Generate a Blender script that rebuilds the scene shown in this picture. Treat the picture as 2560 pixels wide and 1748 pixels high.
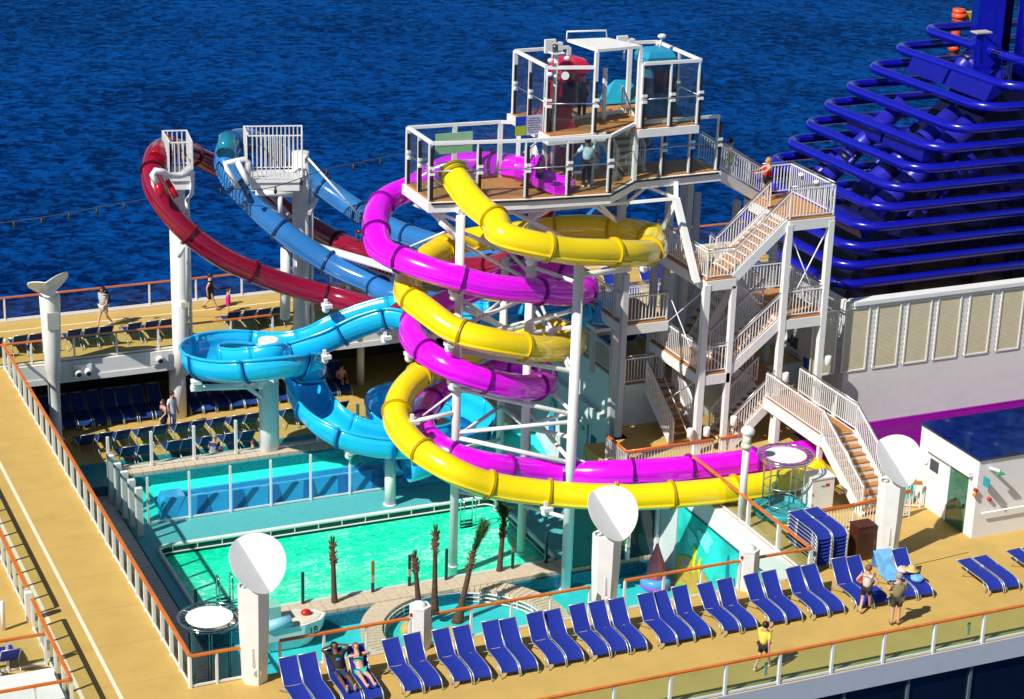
import bpy, math, random
from mathutils import Vector, Matrix
random.seed(7)
PI = math.pi
for o in list(bpy.data.objects): bpy.data.objects.remove(o, do_unlink=True)
scene = bpy.context.scene
COL = scene.collection
# ---------------------------------------------------------------- camera, light
SP = 2560/2324.0            # the measuring pixels below are those of a 2324 px wide view
HC, YAW, PIT, ROL, FPX = 31.0, 0.42457148, 0.35225312, 0.03162613, 5254.73
CAM = Vector((0, 0, HC))
_f = Vector((math.sin(YAW)*math.cos(PIT), math.cos(YAW)*math.cos(PIT), -math.sin(PIT)))
_r = Vector((math.cos(YAW), -math.sin(YAW), 0)); _u = _r.cross(_f)
CR = _r*math.cos(ROL)+_u*math.sin(ROL); CU = _u*math.cos(ROL)-_r*math.sin(ROL); CF = _f
cam = bpy.data.cameras.new('camera'); co = bpy.data.objects.new('camera', cam); COL.objects.link(co)
co.matrix_world = Matrix(((CR.x, CU.x, -CF.x, CAM.x), (CR.y, CU.y, -CF.y, CAM.y), (CR.z, CU.z, -CF.z, CAM.z), (0, 0, 0, 1)))
cam.sensor_width = 36; cam.lens = FPX/2560*36; cam.clip_start = .5; cam.clip_end = 6000
scene.camera = co
SUN_EL, SUN_DIR = math.radians(45.2), Vector((-0.95, -0.36, 1.0)).normalized()
world = bpy.data.worlds.new('World'); scene.world = world; world.use_nodes = True
nt = world.node_tree; bg = nt.nodes['Background']; sky = nt.nodes.new('ShaderNodeTexSky')
sky.sky_type = 'NISHITA'; sky.sun_disc = False; sky.sun_elevation = SUN_EL
sky.sun_rotation = math.atan2(SUN_DIR.x, SUN_DIR.y); sky.air_density = 1.0; sky.dust_density = .1; sky.ozone_density = 1.5
nt.links.new(sky.outputs[0], bg.inputs[0]); bg.inputs[1].default_value = .055
sl = bpy.data.lights.new('sun', 'SUN'); sl.energy = 4.9; sl.angle = math.radians(.53); sl.color = (1, .95, .87)
so = bpy.data.objects.new('sun', sl); COL.objects.link(so)
so.rotation_euler = SUN_DIR.to_track_quat('Z', 'Y').to_euler()
scene.view_settings.view_transform = 'Standard'; scene.view_settings.look = 'None'
scene.view_settings.exposure = .18; scene.view_settings.gamma = 1
scene.render.engine = 'CYCLES'
scene.cycles.max_bounces = 8; scene.cycles.transparent_max_bounces = 24; scene.cycles.diffuse_bounces = 3
scene.cycles.glossy_bounces = 3; scene.cycles.transmission_bounces = 4

# ---------------------------------------------------------------- measuring
def ray(u, v): return CR*((u*SP-1280)/FPX) - CU*((v*SP-874)/FPX) + CF
def W(u, v, z=0):
    d = ray(u, v); return CAM + d*((z-HC)/d.z)
def WY(u, v, Y):
    d = ray(u, v); return CAM + d*(Y/d.y)
def WX(u, v, X):
    d = ray(u, v); return CAM + d*(X/d.x)
E2 = Vector((.412, .9112, 0))
def WD(u, v, D):
    d = ray(u, v); return CAM + d*(D/d.dot(E2))
def PR(p):
    d = Vector(p)-CAM; z = d.dot(CF); return ((d.dot(CR)/z*FPX+1280)/SP, (-d.dot(CU)/z*FPX+874)/SP)
def ZT(b, v):
    lo, hi = b[2]-5, b[2]+60
    for _ in range(40):
        m = (lo+hi)/2
        if PR((b[0], b[1], m))[1] > v: lo = m
        else: hi = m
    return lo
def RG(x0, y0, k): return lambda x, y: ((x0+x*k)/SP, (y0+y*k)/SP)
z1 = RG(1000, 70, .3466); z2b = RG(880, 560, .3025); z2c = RG(400, 740, .3025); z3a = RG(330, 300, .3025)
z3b = RG(900, 900, .3025); z4b = RG(1400, 560, .3025); zA = RG(1500, 880, .3025); z3 = RG(400, 1250, .31376)
z4 = RG(1050, 1250, .31376); z5 = RG(1700, 1250, .37); z6 = RG(2000, 680, .3908); zf = RG(1860, 0, .4788)
z0 = RG(0, 600, .3025)

# ---------------------------------------------------------------- materials
MATS = {}
def mat(name, col, rough=.5, spec=.5, metal=0, var=.06, vs=3.0, bump=0, bs=40, coat=0, emis=None, dirt=0):
    if name in MATS: return MATS[name]
    m = bpy.data.materials.new(name); m.use_nodes = True; t = m.node_tree; b = t.nodes['Principled BSDF']
    b.inputs['Roughness'].default_value = rough; b.inputs['Metallic'].default_value = metal
    b.inputs['Specular IOR Level'].default_value = spec; b.inputs['Coat Weight'].default_value = coat
    tc = t.nodes.new('ShaderNodeTexCoord'); gm = t.nodes.new('ShaderNodeNewGeometry')
    n = t.nodes.new('ShaderNodeTexNoise'); n.inputs['Scale'].default_value = vs; n.inputs['Detail'].default_value = 5
    t.links.new(gm.outputs['Position'], n.inputs['Vector'])
    r = t.nodes.new('ShaderNodeValToRGB'); c = Vector(col)
    r.color_ramp.elements[0].position = .3; r.color_ramp.elements[1].position = .7
    r.color_ramp.elements[0].color = (*(c*(1-var)), 1); r.color_ramp.elements[1].color = (*[min(1, x) for x in c*(1+var)], 1)
    t.links.new(n.outputs[0], r.inputs[0]); out = r.outputs[0]
    if dirt:
        n2 = t.nodes.new('ShaderNodeTexNoise'); n2.inputs['Scale'].default_value = .55; n2.inputs['Detail'].default_value = 8; n2.inputs['Roughness'].default_value = .7
        t.links.new(gm.outputs['Position'], n2.inputs['Vector'])
        r2 = t.nodes.new('ShaderNodeValToRGB'); r2.color_ramp.elements[0].position = .48; r2.color_ramp.elements[1].position = .7
        r2.color_ramp.elements[0].color = (0, 0, 0, 1); r2.color_ramp.elements[1].color = (dirt, dirt, dirt, 1)
        t.links.new(n2.outputs[0], r2.inputs[0])
        mx = t.nodes.new('ShaderNodeMix'); mx.data_type = 'RGBA'; t.links.new(r2.outputs[0], mx.inputs[0])
        t.links.new(out, mx.inputs[6]); mx.inputs[7].default_value = (*(c*.55), 1); out = mx.outputs[2]
    t.links.new(out, b.inputs['Base Color'])
    rn = t.nodes.new('ShaderNodeMapRange'); rn.inputs['To Min'].default_value = max(.02, rough-.08); rn.inputs['To Max'].default_value = min(1, rough+.1)
    t.links.new(n.outputs[0], rn.inputs[0]); t.links.new(rn.outputs[0], b.inputs['Roughness'])
    if bump:
        nb = t.nodes.new('ShaderNodeTexNoise'); nb.inputs['Scale'].default_value = bs; nb.inputs['Detail'].default_value = 4
        t.links.new(gm.outputs['Position'], nb.inputs['Vector'])
        bp = t.nodes.new('ShaderNodeBump'); bp.inputs['Strength'].default_value = bump; bp.inputs['Distance'].default_value = .02
        t.links.new(nb.outputs[0], bp.inputs['Height']); t.links.new(bp.outputs[0], b.inputs['Normal'])
    if emis: b.inputs['Emission Color'].default_value = (*emis, 1); b.inputs['Emission Strength'].default_value = 1
    MATS[name] = m; return m
def glassmat(name, tint, gloss=.10, rough=.03, dirty=.0):
    m = bpy.data.materials.new(name); m.use_nodes = True; t = m.node_tree; t.nodes.clear()
    o = t.nodes.new('ShaderNodeOutputMaterial'); tr = t.nodes.new('ShaderNodeBsdfTransparent'); tr.inputs[0].default_value = (*tint, 1)
    g = t.nodes.new('ShaderNodeBsdfGlossy'); g.inputs['Roughness'].default_value = rough; g.inputs[0].default_value = (.9, .95, .95, 1)
    lw = t.nodes.new('ShaderNodeLayerWeight'); lw.inputs[0].default_value = .35
    mr = t.nodes.new('ShaderNodeMapRange'); mr.inputs['To Min'].default_value = gloss*.4; mr.inputs['To Max'].default_value = .09
    t.links.new(lw.outputs['Fresnel'], mr.inputs[0])
    mx = t.nodes.new('ShaderNodeMixShader'); t.links.new(mr.outputs[0], mx.inputs[0]); t.links.new(tr.outputs[0], mx.inputs[1]); t.links.new(g.outputs[0], mx.inputs[2])
    last = mx
    if dirty:
        d = t.nodes.new('ShaderNodeBsdfDiffuse'); d.inputs[0].default_value = (.7, .75, .7, 1)
        m2 = t.nodes.new('ShaderNodeMixShader'); m2.inputs[0].default_value = dirty
        t.links.new(mx.outputs[0], m2.inputs[1]); t.links.new(d.outputs[0], m2.inputs[2]); last = m2
    t.links.new(last.outputs[0], o.inputs[0]); MATS[name] = m; return m
WHITE = mat('white_paint', (.80, .80, .78), .38, var=.03, dirt=.10)
WHITE2 = mat('white_steel', (.81, .81, .80), .35, var=.03, dirt=.08)
CREAM = mat('cream_paint', (.70, .66, .52), .5)
DECK = mat('yellow_rubber_deck', (.56, .37, .10), .8, var=.05, vs=1.2, bump=.25, bs=60, dirt=.24)
PAINT = mat('deck_line_paint', (.82, .74, .55), .7, var=.06, vs=8)
TEAK = mat('teak', (.47, .20, .055), .6, var=.16, vs=5, bump=.2)
ORANGE = mat('varnished_handrail', (.66, .17, .018), .28, var=.12, vs=3, coat=.4)
YEL = mat('yellow_fibreglass', (.95, .70, .002), .2, var=.04, vs=1.5, coat=.6, dirt=.06)
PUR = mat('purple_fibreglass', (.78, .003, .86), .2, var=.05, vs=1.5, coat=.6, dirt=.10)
MAR = mat('maroon_fibreglass', (.24, .003, .026), .13, var=.12, vs=1.2, coat=.7)
BLU = mat('blue_fibreglass', (.028, .17, .46), .15, var=.14, vs=.6, coat=.6)
LBL = mat('light_blue_fibreglass', (.008, .48, .85), .16, var=.05, vs=1.5, coat=.7)
MBL = mat('mid_blue_fibreglass', (.025, .36, .74), .18, var=.05, coat=.5)
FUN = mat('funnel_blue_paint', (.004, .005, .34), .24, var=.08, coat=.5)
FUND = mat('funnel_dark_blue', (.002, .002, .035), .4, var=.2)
BLACK = mat('black_rubber', (.012, .012, .014), .5)
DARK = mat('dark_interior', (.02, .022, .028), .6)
CHROME = mat('chrome', (.75, .76, .78), .12, metal=1, var=.02)
STEEL = mat('brushed_steel', (.42, .44, .46), .3, metal=.8, var=.05)
ALU = mat('lounger_aluminium', (.50, .54, .56), .35, metal=.5, var=.05)
SLING = mat('blue_sling_fabric', (.014, .032, .30), .65, spec=.25, var=.06, vs=6, bump=.2, bs=300)
SLINGD = mat('navy_and_shaded_sling_fabric', (.014, .05, .21), .65, spec=.12, var=.08, vs=6, bump=.2, bs=300)  # under-deck shade put into the colour; also the navy back-turned rows
TURQ = mat('turquoise_pool_floor', (.03, .60, .64), .5, var=.05, vs=2.5, dirt=.10, bump=.1)
AQUA = mat('bright_aqua_basin', (.025, .88, .76), .3, var=.04, vs=1)
TEALDK = mat('grey_teal_deck', (.085, .45, .46), .6, var=.10, vs=12, bump=.3, bs=80)
MOSA = mat('dark_mosaic', (.01, .14, .23), .25, var=.45, vs=14)
NAVYF = mat('navy_floor', (.012, .03, .05), .5)
STONE = mat('coping_stone', (.60, .50, .36), .7, var=.10, vs=6, bump=.2)
STONED = mat('coping_grate', (.62, .57, .48), .7, var=.12, vs=9)
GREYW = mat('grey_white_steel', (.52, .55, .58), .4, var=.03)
TEALW = mat('pale_teal_paint', (.60, .72, .72), .5, var=.03, dirt=.1)
LOUV = mat('cream_louvre', (.66, .59, .41), .55, var=.04)
NAVY = mat('navy_roof', (.004, .018, .10), .12, var=.5, vs=2.2, coat=.5)
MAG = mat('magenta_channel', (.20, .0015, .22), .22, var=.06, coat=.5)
BARK = mat('palm_bark', (.10, .05, .03), .85, var=.35, vs=9, bump=.8, bs=40)
FIBRE = mat('palm_fibre', (.26, .14, .08), .9, var=.4, vs=12)
FROND = mat('palm_frond', (.035, .10, .02), .7, var=.4, vs=6)
RED = mat('red_plastic', (.6, .01, .01), .4)
SKIN = mat('light_skin', (.62, .33, .23), .5, var=.05)
SKIN2 = mat('brown_skin', (.16, .075, .04), .5, var=.05)
GLASS = glassmat('clear_rail_glass', (.93, .97, .955), .02, dirty=.0)
GLASSD = glassmat('tinted_guard_glass', (.89, .95, .93), .05, dirty=.01)
GLASSG = glassmat('green_rail_glass', (.82, .93, .84), .05, dirty=.03)

# ---------------------------------------------------------------- mesh builder
class MB:
    def __init__(s): s.v = []; s.f = []; s.mi = []; s.m = 0; s.sm = False; s.smf = []
    def add(s, vs, fs, sm=None):
        b = len(s.v); s.v += [tuple(v) for v in vs]
        for f in fs: s.f.append([i+b for i in f]); s.mi.append(s.m); s.smf.append(s.sm if sm is None else sm)
        return s
    def box(s, a, b):
        x0, y0, z0 = [min(p, q) for p, q in zip(a, b)]; x1, y1, z1_ = [max(p, q) for p, q in zip(a, b)]
        return s.add([(x0,y0,z0),(x1,y0,z0),(x1,y1,z0),(x0,y1,z0),(x0,y0,z1_),(x1,y0,z1_),(x1,y1,z1_),(x0,y1,z1_)],
                     [(0,3,2,1),(4,5,6,7),(0,1,5,4),(1,2,6,5),(2,3,7,6),(3,0,4,7)], False)
    def bx(s, c, d, rz=0):
        cx, cy, cz = c; dx, dy, dz = [k/2 for k in d]; ca, sa = math.cos(rz), math.sin(rz); vs = []
        for z in (-dz, dz):
            for x, y in ((-dx,-dy),(dx,-dy),(dx,dy),(-dx,dy)): vs.append((cx+x*ca-y*sa, cy+x*sa+y*ca, cz+z))
        return s.add(vs, [(0,3,2,1),(4,5,6,7),(0,1,5,4),(1,2,6,5),(2,3,7,6),(3,0,4,7)], False)
    def beam(s, p, q, w, h):
        p = Vector(p); q = Vector(q); t = (q-p)
        if t.length < 1e-5: return s
        t.normalize(); sd = t.cross(Vector((0,0,1)))
        if sd.length < 1e-3: sd = Vector((1,0,0))
        sd.normalize(); up = sd.cross(t); vs = []
        for c in (p, q):
            for a, b in ((-1,-1),(1,-1),(1,1),(-1,1)): vs.append(c+sd*(a*w/2)+up*(b*h/2))
        return s.add(vs, [(0,3,2,1),(4,5,6,7),(0,1,5,4),(1,2,6,5),(2,3,7,6),(3,0,4,7)], False)
    def tube(s, pts, r, n=8, caps=True, closed=False, rs=None):
        pts = [Vector(p) for p in pts]; N = len(pts); vs = []; prev = None
        for i, p in enumerate(pts):
            a = pts[i-1] if (i or closed) else pts[0]; b = pts[(i+1) % N] if (i < N-1 or closed) else pts[-1]
            t = (b-a).normalized()
            if prev is None:
                sd = t.cross(Vector((0,0,1)))
                if sd.length < .05: sd = t.cross(Vector((1,0,0)))
            else: sd = prev-t*prev.dot(t)
            sd.normalize(); prev = sd; up = sd.cross(t); rr = rs[i] if rs else r
            for k in range(n):
                an = 2*PI*k/n; vs.append(p+sd*(math.cos(an)*rr)+up*(math.sin(an)*rr))
        fs = []; M = N if closed else N-1
        for i in range(M):
            for k in range(n):
                j = (i+1) % N; fs.append((i*n+k, i*n+(k+1)%n, j*n+(k+1)%n, j*n+k))
        s.add(vs, fs, True)
        if caps and not closed:
            b = len(s.v)-len(vs)
            s.f.append([b+k for k in range(n)][::-1]); s.mi.append(s.m); s.smf.append(False)
            s.f.append([b+(N-1)*n+k for k in range(n)]); s.mi.append(s.m); s.smf.append(False)
        return s
    def cyl(s, p, q, r, r2=None, n=16): return s.tube([p, q], r, n, rs=[r, r if r2 is None else r2])
    def lathe(s, c, prof, n=20, caps=True):
        c = Vector(c); vs = []
        for r, z in prof:
            for k in range(n): vs.append((c.x+r*math.cos(2*PI*k/n), c.y+r*math.sin(2*PI*k/n), c.z+z))
        fs = []
        for i in range(len(prof)-1):
            for k in range(n): fs.append((i*n+k, i*n+(k+1)%n, (i+1)*n+(k+1)%n, (i+1)*n+k))
        s.add(vs, fs, True)
        if caps:
            b = len(s.v)-len(vs)
            s.f.append([b+k for k in range(n)][::-1]); s.mi.append(s.m); s.smf.append(False)
            s.f.append([b+(len(prof)-1)*n+k for k in range(n)]); s.mi.append(s.m); s.smf.append(False)
        return s
    def prism(s, poly, z0_, z1_):
        n = len(poly); vs = [(p[0], p[1], z0_) for p in poly]+[(p[0], p[1], z1_) for p in poly]
        ar = sum(poly[i][0]*poly[(i+1)%n][1]-poly[(i+1)%n][0]*poly[i][1] for i in range(n))
        fs = [list(range(n))[::-1], list(range(n, 2*n))]+[(i, (i+1)%n, n+(i+1)%n, n+i) for i in range(n)]
        if ar < 0: fs = [list(f)[::-1] for f in fs]
        return s.add(vs, fs, False)
    def quad(s, *p): return s.add(p, [tuple(range(len(p)))], False)
    def ball(s, c, r, n=10, sc=(1,1,1)):
        prof = []; vs = []; c = Vector(c); m = max(4, n//2+1)
        for i in range(m+1):
            a = PI*i/m
            for k in range(n): vs.append((c.x+r*sc[0]*math.sin(a)*math.cos(2*PI*k/n), c.y+r*sc[1]*math.sin(a)*math.sin(2*PI*k/n), c.z-r*sc[2]*math.cos(a)))
        fs = [(i*n+k, i*n+(k+1)%n, (i+1)*n+(k+1)%n, (i+1)*n+k) for i in range(m) for k in range(n)]
        return s.add(vs, fs, True)
    def build(s, name, mats, parent=None, **kw):
        if not isinstance(mats, (list, tuple)): mats = [mats]
        me = bpy.data.meshes.new(name); org = Vector(parent['_o']) if parent else (Vector(kw.pop('org')) if 'org' in kw else Vector((0,0,0)))
        me.from_pydata([tuple(Vector(v)-org) for v in s.v], [], s.f)
        for m_ in mats: me.materials.append(m_)
        me.polygons.foreach_set('material_index', s.mi); me.polygons.foreach_set('use_smooth', s.smf); me.update()
        o = bpy.data.objects.new(name, me); COL.objects.link(o)
        if parent: o.parent = parent; o['_o'] = tuple(org)
        else: o.location = org; o['_o'] = tuple(org)
        for k, v in kw.items(): o[k] = v
        return o
def thing(name, label, cat, loc=(0,0,0), group=None):
    o = bpy.data.objects.new(name, None); COL.objects.link(o); o.location = loc; o['_o'] = tuple(loc)
    o['label'] = label; o['category'] = cat; o.empty_display_size = .2
    if group: o['group'] = group
    return o
def tag(o, label, cat, group=None):
    o['label'] = label; o['category'] = cat
    if group: o['group'] = group
    return o
def struct(name, mb, m): return mb.build(name, m, kind='structure')
def text_mesh(name, body, size, m, parent, loc, rot, ext=.004):
    c = bpy.data.curves.new('tmp', 'FONT'); c.body = body; c.size = size; c.extrude = ext; c.space_character = 1.08
    t = bpy.data.objects.new('tmp', c); COL.objects.link(t); me = bpy.data.meshes.new_from_object(t.evaluated_get(bpy.context.evaluated_depsgraph_get()))
    bpy.data.objects.remove(t, do_unlink=True); me.materials.clear(); me.materials.append(m); me.name = name
    o = bpy.data.objects.new(name, me); COL.objects.link(o); o.location = loc; o.rotation_euler = rot
    if parent: o.parent = parent; o.location = Vector(loc)-Vector(parent['_o'])
    return o
def copy_tree(o, parent=None):
    c = o.copy(); COL.objects.link(c)
    if parent: c.parent = parent
    for ch in list(o.children): copy_tree(ch, c)
    return c
ORD = ['first','second','third','fourth','fifth','sixth','seventh','eighth','ninth','tenth','eleventh','twelfth','thirteenth','fourteenth','fifteenth','sixteenth','seventeenth','eighteenth','nineteenth','twentieth','twenty-first','twenty-second','twenty-third','twenty-fourth','twenty-fifth','twenty-sixth','twenty-seventh','twenty-eighth','twenty-ninth','thirtieth']
def cat_rom(P, per=6):
    P = [Vector(p) for p in P]; out = []
    Q = [P[0]*2-P[1]]+P+[P[-1]*2-P[-2]]
    for i in range(1, len(Q)-2):
        a, b, c, d = Q[i-1], Q[i], Q[i+1], Q[i+2]
        for k in range(per):
            t = k/per
            out.append(.5*((2*b)+(c-a)*t+(2*a-5*b+4*c-d)*t*t+(3*b-a-3*c+d)*t*t*t))
    out.append(P[-1]); return out
def resample(P, step):
    L = [0]
    for i in range(1, len(P)): L.append(L[-1]+(P[i]-P[i-1]).length)
    n = max(2, int(L[-1]/step)); out = []; j = 0
    for k in range(n+1):
        s_ = L[-1]*k/n
        while j < len(P)-2 and L[j+1] < s_: j += 1
        d = L[j+1]-L[j]; out.append(P[j].lerp(P[j+1], (s_-L[j])/d if d else 0))
    return out
def smooth(P, it=3):
    for _ in range(it): P = [P[0]]+[(P[i-1]+P[i]*2+P[i+1])/4 for i in range(1, len(P)-1)]+[P[-1]]
    return P

def glass_rail(label, pts, z, bay=1.5, h=1.05, hr=ORANGE, gm=GLASS, name='glass_railing', pw=.07, base=True, group='glass railings round the decks', inset=0, post=True, toph=.06, gh=None, tz=0, skip=()):
    """posts, panes, handrail along a polyline; z is the foot level"""
    root = thing(name, label, 'railing', (pts[0][0], pts[0][1], z), group)
    hm = MB(); bm = MB(); P = [Vector((p[0], p[1], 0)) for p in pts]
    for i in range(len(P)-1):
        a, b = P[i], P[i+1]; L = (b-a).length; n = max(1, round(L/bay)); d = (b-a)/n; rz = math.atan2(d.y, d.x); u = d.normalized()
        hm.beam(a+Vector((0,0,z+h)), b+Vector((0,0,z+h)), .11 if hr is ORANGE else .08, toph)
        if base: bm.beam(a+Vector((0,0,z+.06)), b+Vector((0,0,z+.06)), .05, .07)
        for k in range(n+1):
            if k == 0 and i > 0: continue
            p = a+d*k
            if post: MB().bx((p.x, p.y, z+(h-.03)/2), (pw, pw*1.3, h-.03), rz).build('post', WHITE2, root)
        for k in range(n):
            if k in skip: continue
            p = a+d*k+u*(pw*.8); q = a+d*(k+1)-u*(pw*.8); c = (p+q)/2; t_ = gh if gh else h-.18
            MB().bx((c.x, c.y, z+.10+t_/2), ((q-p).length, .015, t_), rz).build('glass_panel', gm, root)
    if name == 'glass_screen': pass
    else: hm.build('handrail', hr, root)
    if base: bm.build('base_rail', WHITE2, root)
    return root
def bar_parts(root, pts, h=1.05, sp=.125, top=None, pmat=WHITE2, posts=True, steel=True, bw=.022):
    """white balusters along 3D foot points, as parts of root"""
    bal = MB(); rl = MB(); st = MB()
    for i in range(len(pts)-1):
        a, b = Vector(pts[i]), Vector(pts[i+1]); L = (b-a).length; n = max(1, int(L/sp))
        for k in range(n+1):
            p = a.lerp(b, k/n)
            if posts and k in (0, n):
                if k or i == 0: MB().bx((p.x, p.y, p.z+h/2), (.05, .05, h)).build('rail_post', pmat, root)
            else: bal.bx((p.x, p.y, p.z+(h+.06)/2), (bw, bw, h-.10))
        rl.beam(a+Vector((0,0,h-.02)), b+Vector((0,0,h-.02)), .05, .045); rl.beam(a+Vector((0,0,.10)), b+Vector((0,0,.10)), .035, .035)
        if steel: st.tube([a+Vector((0,0,h+.09)), b+Vector((0,0,h+.09))], .022, 6)
        if top: st.beam(a+Vector((0,0,h+.05)), b+Vector((0,0,h+.05)), .13, .06)
    o = bal.build('balusters', pmat, root); o['kind'] = 'stuff'
    rl.build('rail_bars', pmat, root)
    if st.v: st.build('handrail', top if top else STEEL, root)
def bar_rail(label, pts, h=1.05, **k):
    root = thing('baluster_railing', label, 'railing', tuple(pts[0]), 'white baluster railings'); bar_parts(root, pts, h, **k); return root
# ================================================================ SETTING
def seamat():
    m = bpy.data.materials.new('sea_water'); m.use_nodes = True; t = m.node_tree; b = t.nodes['Principled BSDF']
    b.inputs['Base Color'].default_value = (.0015, .028, .115, 1); b.inputs['Roughness'].default_value = .22; b.inputs['Specular IOR Level'].default_value = .06; b.inputs['Specular Tint'].default_value = (.12,.5,1,1); b.inputs['IOR'].default_value = 1.33
    gm = t.nodes.new('ShaderNodeNewGeometry'); mp = t.nodes.new('ShaderNodeMapping'); mp.inputs['Rotation'].default_value = (0,0,.55); mp.inputs['Scale'].default_value = (.8, .85, 1)
    t.links.new(gm.outputs['Position'], mp.inputs[0]); prev = None
    for sc, st, dt in ((.16, .5, 3), (.6, .8, 4), (2.4, .6, 3)):
        n = t.nodes.new('ShaderNodeTexNoise'); n.inputs['Scale'].default_value = sc; n.inputs['Detail'].default_value = dt; n.inputs['Roughness'].default_value = .6; n.inputs['Distortion'].default_value = .6
        t.links.new(mp.outputs[0], n.inputs[0])
        bp = t.nodes.new('ShaderNodeBump'); bp.inputs['Strength'].default_value = st; bp.inputs['Distance'].default_value = .55/sc*.22
        t.links.new(n.outputs[0], bp.inputs['Height'])
        if prev: t.links.new(prev.outputs[0], bp.inputs['Normal'])
        prev = bp
    t.links.new(prev.outputs[0], b.inputs['Normal'])
    n = t.nodes.new('ShaderNodeTexNoise'); n.inputs['Scale'].default_value = .75; n.inputs['Detail'].default_value = 7; n.inputs['Roughness'].default_value = .65; n.inputs['Distortion'].default_value = .8
    t.links.new(mp.outputs[0], n.inputs[0])
    r = t.nodes.new('ShaderNodeValToRGB'); r.color_ramp.elements[0].position = .41; r.color_ramp.elements[0].color = (.0002, .006, .05, 1)
    r.color_ramp.elements[1].position = .61; r.color_ramp.elements[1].color = (.001, .055, .26, 1)
    n3 = t.nodes.new('ShaderNodeTexNoise'); n3.inputs['Scale'].default_value = .035; n3.inputs['Detail'].default_value = 3; t.links.new(mp.outputs[0], n3.inputs[0])
    ad = t.nodes.new('ShaderNodeMath'); ad.operation = 'MULTIPLY_ADD'; t.links.new(n3.outputs[0], ad.inputs[0]); ad.inputs[1].default_value = .30
    sb = t.nodes.new('ShaderNodeMath'); sb.operation = 'SUBTRACT'; t.links.new(n.outputs[0], sb.inputs[0]); sb.inputs[1].default_value = .15; t.links.new(sb.outputs[0], ad.inputs[2])
    t.links.new(ad.outputs[0], r.inputs[0]); t.nodes.remove(b)
    d = t.nodes.new('ShaderNodeBsdfDiffuse'); g = t.nodes.new('ShaderNodeBsdfGlossy'); g.inputs['Roughness'].default_value = .22; g.inputs['Color'].default_value = (.10,.48,1,1)
    fr = t.nodes.new('ShaderNodeFresnel'); fr.inputs[0].default_value = 1.33; mu = t.nodes.new('ShaderNodeMath'); mu.operation = 'MULTIPLY'; mu.inputs[1].default_value = .42; mu.use_clamp = True
    t.links.new(r.outputs[0], d.inputs['Color']); t.links.new(prev.outputs[0], d.inputs['Normal']); t.links.new(prev.outputs[0], g.inputs['Normal']); t.links.new(prev.outputs[0], fr.inputs['Normal'])
    t.links.new(fr.outputs[0], mu.inputs[0]); mx = t.nodes.new('ShaderNodeMixShader'); t.links.new(mu.outputs[0], mx.inputs[0]); t.links.new(d.outputs[0], mx.inputs[1]); t.links.new(g.outputs[0], mx.inputs[2])
    t.links.new(mx.outputs[0], t.nodes['Material Output'].inputs[0])
    return m
def watermat():
    m = bpy.data.materials.new('pool_water'); m.use_nodes = True; t = m.node_tree; b = t.nodes['Principled BSDF']
    b.inputs['Roughness'].default_value = .06; b.inputs['IOR'].default_value = 1.33
    gm = t.nodes.new('ShaderNodeNewGeometry'); mp = t.nodes.new('ShaderNodeMapping'); mp.inputs['Scale'].default_value = (.6, 1.0, 1); mp.inputs['Rotation'].default_value = (0,0,-.4)
    t.links.new(gm.outputs['Position'], mp.inputs[0])
    n = t.nodes.new('ShaderNodeTexNoise'); n.inputs['Scale'].default_value = 4.2; n.inputs['Detail'].default_value = 8; n.inputs['Roughness'].default_value = .75; n.inputs['Distortion'].default_value = 1.1
    t.links.new(mp.outputs[0], n.inputs[0])
    n2 = t.nodes.new('ShaderNodeTexNoise'); n2.inputs['Scale'].default_value = .35; n2.inputs['Detail'].default_value = 2; t.links.new(mp.outputs[0], n2.inputs[0])
    ad = t.nodes.new('ShaderNodeMath'); ad.operation = 'MULTIPLY_ADD'; t.links.new(n2.outputs[0], ad.inputs[0]); ad.inputs[1].default_value = .45; t.links.new(n.outputs[0], ad.inputs[2])
    r = t.nodes.new('ShaderNodeValToRGB'); e = r.color_ramp.elements
    e[0].position = .50; e[0].color = (.0, .58, .38, 1); e[1].position = .62; e[1].color = (.004, .88, .46, 1)
    x = e.new(.74); x.color = (.03, .95, .60, 1); x = e.new(.84); x.color = (.50, .98, .80, 1)  # foam streaks and caustic sparkle painted into the water colour
    t.links.new(ad.outputs[0], r.inputs[0]); t.links.new(r.outputs[0], b.inputs['Base Color'])
    bp = t.nodes.new('ShaderNodeBump'); bp.inputs['Strength'].default_value = .5; bp.inputs['Distance'].default_value = .12
    t.links.new(n.outputs[0], bp.inputs['Height']); t.links.new(bp.outputs[0], b.inputs['Normal'])
    return m
SEA = seamat(); WATER = watermat()
struct('sea', MB().quad((-1500,-900,-38),(2600,-900,-38),(2600,3200,-38),(-1500,3200,-38)), SEA)
ZL, ZC, ZB, ZK = -3.3, -2.5, -3.7, -4.3
XR, XL, YN, YF = 35.0, 14.15, 53.5, 81.6
YO = 47.5
# decks
struct('near_deck', MB().box((-6,YO,-.5),(62,YN,0)), DECK)
struct('left_deck', MB().box((-6,YN,-.35),(XL,YF,0)), DECK)
struct('far_deck', MB().box((-6,YF,-.3),(64,87.3,0)).box((35.31,67.6,-.3),(64,YF,0)), DECK)
struct('right_deck', MB().box((XR,YN,-.5),(41.3,64.6,0)).box((41.3,YN,-.5),(62,57.65,0)).box((33.1,62.85,-.45),(XR,66.3,0)).box((XR,64.6,-.5),(46,67.45,0)), DECK)
struct('run_out_pit', MB().box((41.3,57.65,-1.6),(62,64.6,-1.4)).box((41.2,57.65,-1.4),(41.3,64.6,-.501)), NAVYF)
struct('upper_side_deck', MB().box((35.35,67.5,1.4),(43.3,75.5,1.7)), DECK)
struct('hull', MB().box((-6,47.9,-38),(62,48.3,-.5)).box((-6,86.6,-38),(62,87.2,-.35)), GREYW)
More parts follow.
